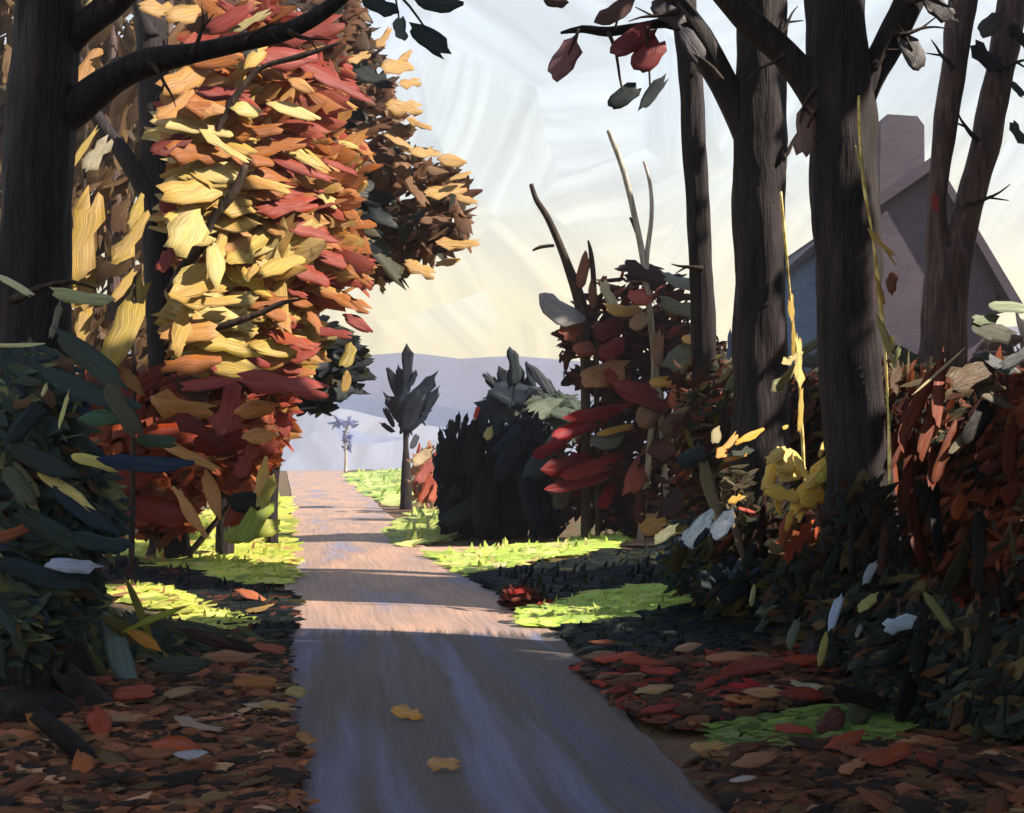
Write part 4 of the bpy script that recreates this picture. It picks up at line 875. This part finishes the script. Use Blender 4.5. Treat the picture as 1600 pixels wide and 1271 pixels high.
grass('lit green grass along the pale side path', [(680, 872), (780, 866), (920, 852), (990, 846), (930, 872), (830, 886), (780, 892), (745, 905)], 900, GL2+[((226, 206, 150), 1)], KG, .22, (.18, .34))
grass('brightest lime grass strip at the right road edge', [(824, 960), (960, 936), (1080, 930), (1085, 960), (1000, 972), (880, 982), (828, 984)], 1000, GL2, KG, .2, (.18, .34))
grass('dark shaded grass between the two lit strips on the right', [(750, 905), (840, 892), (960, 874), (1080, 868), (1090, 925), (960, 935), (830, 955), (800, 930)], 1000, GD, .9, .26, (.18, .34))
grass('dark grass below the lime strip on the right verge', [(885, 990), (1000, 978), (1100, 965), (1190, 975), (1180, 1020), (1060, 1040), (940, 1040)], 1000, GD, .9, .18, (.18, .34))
grass('mid green mossy grass among the fallen leaves at lower right', [(1110, 1150), (1200, 1140), (1330, 1120), (1430, 1130), (1400, 1180), (1260, 1190), (1120, 1195)], 900, [((86, 106, 46), 3), ((104, 122, 56), 2), ((70, 88, 44), 2), ((110, 116, 70), .8)], 1.6, .1, (.2, .4), flat=.7)
grass('dim grass along the left side of the asphalt', [(380, 1000), (445, 1000), (452, 1060), (400, 1070)], 200, GD+[((96, 90, 56), 2)], .9, .1, (.2, .4), flat=.6)

# ------------------------------------------------------------------ leaf litter
def litter(label, poly, n, pal, k, hero, nleaf, seed):
    r = random.Random(seed)
    cxm = sum(p[0] for p in poly)/len(poly); cym = sum(p[1] for p in poly)/len(poly)
    o = thing('leaf_litter', label, 'fallen leaves', G(cxm, cym), 'drifts of fallen leaves')
    ms = Mass()
    x0, x1 = min(p[0] for p in poly), max(p[0] for p in poly); y0, y1 = min(p[1] for p in poly), max(p[1] for p in poly)
    def spot():
        while True:
            px, py = r.uniform(x0, x1), r.uniform(y0, y1)
            if in_poly(px, py, poly):
                g = G(px, py); g.z = max(0.03, ground_z(g.x, g.y)); return g
    for _ in range(n):
        g = spot(); L = .07+.24*r.random()**1.8
        a = r.gauss(.15, .5)
        ms.add(g+Vector((0, 0, .02+.05*r.random())), L, L*r.uniform(.35, .6), Vector((math.cos(a), math.sin(a)*.8, r.uniform(-.15, .2))), Vector((r.uniform(-.6, .6), -.35+r.uniform(-.4, .3), 1)), vary(pick(pal, r), k, r))
    ms.build('leaf_cover', o)
    def lay(g, L, ratio, a, col):
        me = r.choice(DAB[r.choice(['stroke', 'knife', 'leaf'])])
        lf = link(bpy.data.objects.new('leaf', me)); lf.parent = o
        n_ = Vector((r.uniform(-.25, .25), -.45+r.uniform(-.2, .2), 1)).normalized()
        x = Vector((math.cos(a), math.sin(a), 0)); x = (x-n_*x.dot(n_)).normalized(); y = n_.cross(x)
        M = Matrix((x, y, n_)).transposed().to_4x4() @ Matrix.Diagonal((L, L*ratio, L*ratio*.8, 1))
        M.translation = g+Vector((0, 0, .07+.05*r.random()))-wloc(o)
        lf.matrix_basis = M
        lf.color = (*tint(col, k*r.uniform(.5, .8), .42), 1)
    for _ in range(nleaf):
        lay(spot(), .16+.24*r.random()**1.5, r.uniform(.3, .5), r.gauss(.1, .45), pick(pal, r))
    for (px, py, ln, ang, ratio, col) in hero:
        g = G(px, py); g.z = max(.04, ground_z(g.x, g.y))+.05
        lay(g, ln/F*g.y, ratio*1.1, math.radians(ang), col)
    return o
LP = [((86, 52, 34), 4), ((108, 66, 42), 3), ((60, 38, 26), 3), ((34, 24, 20), 4.5), ((132, 80, 54), 1), ((150, 116, 86), .4), ((84, 66, 40), 2)]
litter('rust and dark brown leaf litter covering the lower left bank', [(-420, 1040), (120, 1080), (260, 1045), (380, 1010), (445, 1030), (456, 1130), (472, 1340), (-420, 1340)], 8500, LP, 2.5,
       [(160, 1100, 30, 10, .5, (170, 90, 60)), (155, 1170, 70, -60, .5, (176, 76, 50)), (360, 1055, 80, 12, .35, (206, 150, 110)), (275, 1112, 60, 5, .4, (226, 180, 140)), (405, 1133, 50, -5, .35, (232, 214, 176)), (462, 1110, 36, -30, .6, (220, 196, 130)), (310, 1175, 70, -8, .35, (240, 210, 190)), (298, 1225, 56, -18, .4, (206, 204, 214)), (400, 1095, 70, 10, .4, (190, 124, 66)),
        (210, 1118, 66, 20, .5, (176, 88, 66)), (430, 1140, 50, -8, .4, (206, 166, 110)), (480, 1190, 36, -40, .5, (160, 116, 70)), (270, 1200, 90, -20, .4, (150, 72, 44)), (130, 1240, 60, -70, .5, (170, 96, 50)), (15, 1065, 60, -10, .4, (170, 110, 84)), (420, 1040, 50, 0, .4, (190, 104, 76)), (60, 1180, 60, -40, .4, (140, 90, 46)),
        (390, 950, 50, -30, .5, (160, 96, 66)), (405, 972, 40, 0, .4, (214, 176, 110))], 120, 3)
litter('red brown leaf litter on the right bank behind the mossy grass', [(900, 1050), (960, 1035), (1100, 1030), (1290, 1030), (1330, 1060), (1300, 1100), (1180, 1130), (1070, 1150), (1000, 1130)], 3200, LP+[((150, 56, 40), 2.5)], 1.2,
       [(1155, 1105, 34, -8, .45, (214, 44, 48)), (1172, 1100, 26, -25, .5, (206, 40, 44)), (1260, 1100, 48, -5, .4, (244, 226, 186)), (1160, 1122, 56, 10, .5, (186, 120, 70)), (1195, 1118, 70, 5, .3, (226, 176, 130)), (1140, 1060, 76, 10, .3, (206, 140, 100)), (1010, 1062, 70, 8, .4, (190, 84, 56)), (960, 1055, 66, 5, .4, (186, 78, 52)), (1075, 1040, 50, 30, .35, (204, 160, 120)),
        (1030, 1080, 60, -10, .4, (176, 60, 44)), (1240, 1070, 120, 12, .35, (160, 66, 40)), (1180, 1075, 100, 8, .35, (150, 64, 42)), (1250, 1120, 70, 10, .4, (150, 60, 44)), (1205, 1105, 16, 60, .6, (240, 226, 206)), (1022, 1104, 56, 3, .4, (214, 176, 130)), (940, 1030, 40, 5, .4, (160, 90, 60))], 80, 4)
litter('dark brown leaf litter in the lower right corner', [(1090, 1200), (1200, 1180), (1330, 1175), (1500, 1165), (1960, 1130), (2000, 1340), (1190, 1340)], 6500, LP, 1.4,
       [(1105, 1200, 52, 4, .46, (226, 180, 114)), (1320, 1200, 80, 35, .35, (160, 76, 46)), (1240, 1175, 60, -10, .4, (160, 72, 50)), (1420, 1195, 50, 30, .3, (206, 150, 104)), (1330, 1240, 50, 35, .4, (190, 130, 96)), (1390, 1230, 90, 25, .4, (150, 72, 44)), (1160, 1255, 40, 0, .3, (190, 176, 176)), (1480, 1240, 100, -10, .4, (110, 50, 34)), (1300, 1165, 70, 50, .5, (84, 36, 28)), (1180, 1230, 70, 25, .4, (150, 110, 84))], 90, 5)
def fallen(label, px, py, ln, ang, ratio, col, k):
    g = G(px, py); g.z = .10
    me = rnd.choice(DAB['knife'])
    o = link(bpy.data.objects.new('fallen_leaf', me)); L = ln/F*g.y
    n_ = Vector((.1, -.55, 1)).normalized(); x = Vector((math.cos(math.radians(ang)), math.sin(math.radians(ang)), 0)); x = (x-n_*x.dot(n_)).normalized(); y = n_.cross(x)
    M = Matrix((x, y, n_)).transposed().to_4x4() @ Matrix.Diagonal((L, L*ratio, L*ratio*.8, 1)); M.translation = g
    o.matrix_basis = M; o.color = (*tint(col, k), 1)
    return tag(o, label, 'leaf', 'fallen leaves lying on the road')
fallen('curled golden tan leaf on the asphalt, the farther of the two', 636, 1131, 48, -14, .66, (226, 170, 100), .95)
fallen('pale tan leaf with a dark shadow on the asphalt, the nearer one', 692, 1214, 48, 4, .66, (208, 160, 110), .95)

# rotting logs in the left litter
for lab, s in (('short black log standing tilted in the left leaf litter', [(80, 1030, 26), (100, 1052, 38), (130, 1082, 46), (160, 1112, 46), (176, 1128, 34)]),
               ('thick black rotten log lying in the lower left corner', [(-60, 1130, 80), (10, 1118, 84), (60, 1112, 78), (108, 1124, 50), (116, 1130, 30)])):
    g = G(s[2][0], s[2][1]+30); Y = g.y
    o = thing('log', lab, 'log', g, 'rotten logs in the left litter')
    limb('log_body', s, Y, M_CHAR, o, rnd.random()*9, 12, .22, [.5, .3, 0, -.3, -.5] if s[0][0] > 0 else None)
    if s[0][0] > 0: limb('knot', [(96, 1050, 18), (104, 1030, 12), (98, 1024, 5)], Y, M_CHAR, o, 3, 7)
for lab, s in (('long dark stick slanting down through the lower left leaves', [(55, 1115, 26), (110, 1160, 34), (160, 1210, 34), (196, 1245, 24)]),):
    g = G(120, 1200); o = thing('stick', lab, 'stick', g); limb('stick_body', s, g.y-.2, M_CHAR, o, 3, 9, .15)

# ------------------------------------------------------------------ woods behind both sides
def back_tree(px, Y, top, wid, pal, k, lab, grp, n=420, tw=26):
    b = Vector(((px-CX)/F*Y, Y, .0))
    o = thing('woodland_tree', lab, 'tree', b, grp)
    g = HOR+H*F/Y
    limb('trunk', [(px, g+3, tw), (px+4, (g+top)/2, tw*.8), (px-3, top+40, tw*.35)], Y, M_BARKB, o, px, 8)
    ms = Mass()
    mid = (top+g-60)/2
    fill(ms, [(px, top+(g-top)*.25, wid, (g-top)*.27, Y, 1.6), (px+wid*.2, top+(g-top)*.6, wid*1.05, (g-top)*.3, Y, 1.6)], n, pal, (.5, 1.3), (.3, .5), 75, 30, k)
    ms.build('foliage', o)
BR = [((134, 104, 74), 4), ((112, 86, 64), 3), ((150, 118, 80), 2), ((94, 80, 62), 2), ((120, 112, 64), 1)]
GBL = 'woods behind the left trunks'
for px, Y, top, wid, lb in [(-40, 31, -260, 110, 'dull brown tree showing left of the broad trunk at the picture edge'), (70, 33, -280, 110, 'dull brown tree almost hidden behind the broad left trunk'),
                        (175, 31, -240, 90, 'tan brown tree filling the gap between the two dark left trunks'), (262, 34, -260, 90, 'brown tree straight behind the slim left trunk'), (360, 36, -200, 90, 'brown tree far behind the yellow maple leaves')]:
    back_tree(px, Y, top, wid, BR, .7, lb, GBL, 520)
DB = [((70, 60, 56), 3), ((52, 50, 46), 3), ((84, 60, 48), 2), ((60, 66, 56), 2)]
for px, Y, top, wid, lb in [(1610, 30, 520, 90, 'dim bush at the right picture edge below the lower end of the house roof'), (1420, 30, 560, 110, 'dim bush in front of the house under its chimney'), (1250, 31, 600, 90, 'dim bush in front of the blue house wing')]:
    back_tree(px, Y, top, wid, DB, .6, lb, 'woodland bushes in front of the house', 360, 10)

# ------------------------------------------------------------------ the wood on the sun side: its crowns shade the lane
def shade_tree(x, y, z0, z1, rx, ry, n, lab):
    o = thing('beech_tree', lab, 'tree', Vector((x, y, 0)), 'beeches along the right side of the lane')
    V_, F_ = tube([Vector((x, y, 0)), Vector((x+.1, y, z0)), Vector((x, y+.1, z1*.9))], [.38, .28, .08], 10, x)
    mesh_obj('trunk', V_, F_, M_BARK, o)
    ms = Mass(); r = random.Random(int(x*10+y))
    for _ in range(n):
        while True:
            a, b_, c = r.uniform(-1, 1), r.uniform(-1, 1), r.uniform(-1, 1)
            if a*a+b_*b_ <= 1 and abs(c) <= 1: break
        p = Vector((x+a*rx, y+b_*ry, (z0+z1)/2+c*(z1-z0)/2))
        L = r.uniform(.7, 1.4)
        ms.add(p, L, L*.55, Vector((r.uniform(-1, 1), r.uniform(-1, 1), r.uniform(-.6, .6))), sd+Vector((r.uniform(-.5, .5), r.uniform(-.5, .5), r.uniform(-.3, .3))), vary(pick([((110, 76, 44), 2), ((76, 70, 40), 2), ((96, 50, 36), 1)], r), .5, r))
    ms.build('foliage', o)
SB = 'shade casting beech on the sunny side of the lane, beyond the right edge of the view'
for (x, y, z0, z1, rx, ry, n) in [(9.5, -6.5, 2, 20, 3.4, 3.4, 1500), (10, -1, 2, 20, 3.4, 3.3, 1700), (10.5, 4.3, 2, 20, 3.2, 3.2, 1700), (11.2, 7.1, 2, 21, 2.6, 1.7, 1500), (15.5, 3.4, 3, 23, 3, 4.2, 1500), (15.5, -1.5, 3, 23, 3, 4.0, 1300),
                                   (12.0, 13.7, 3, 20, 2.4, 1.15, 1500), (16.0, 12.7, 3, 21, 2.4, 1.15, 1300), (9.2, 11.3, .4, 5.2, 1.3, 1.5, 500), (16.5, 21.6, 3, 19, 2.6, .95, 1300), (20, 20.6, 3, 20, 2.4, .95, 1000)]:  # the small low tree is added, unseen, to shade the rust bracken
    shade_tree(x, y, z0, z1, rx, ry, n, SB)
# crowns of the near trees, above the view
for o, blobs in ((T2, [(1150, -420, 330, 150, 13.2, 2.2)]), (T3, [(1350, -480, 330, 160, 10.6, 2.0)]), (big, [(120, -520, 420, 180, 9.5, 2.0)])):
    ms = Mass(); fill(ms, blobs, 700, [((120, 70, 44), 2), ((90, 76, 44), 2), ((140, 84, 50), 1)], (.35, .8), (.35, .55), 0, 60, .5); ms.build('crown', o)
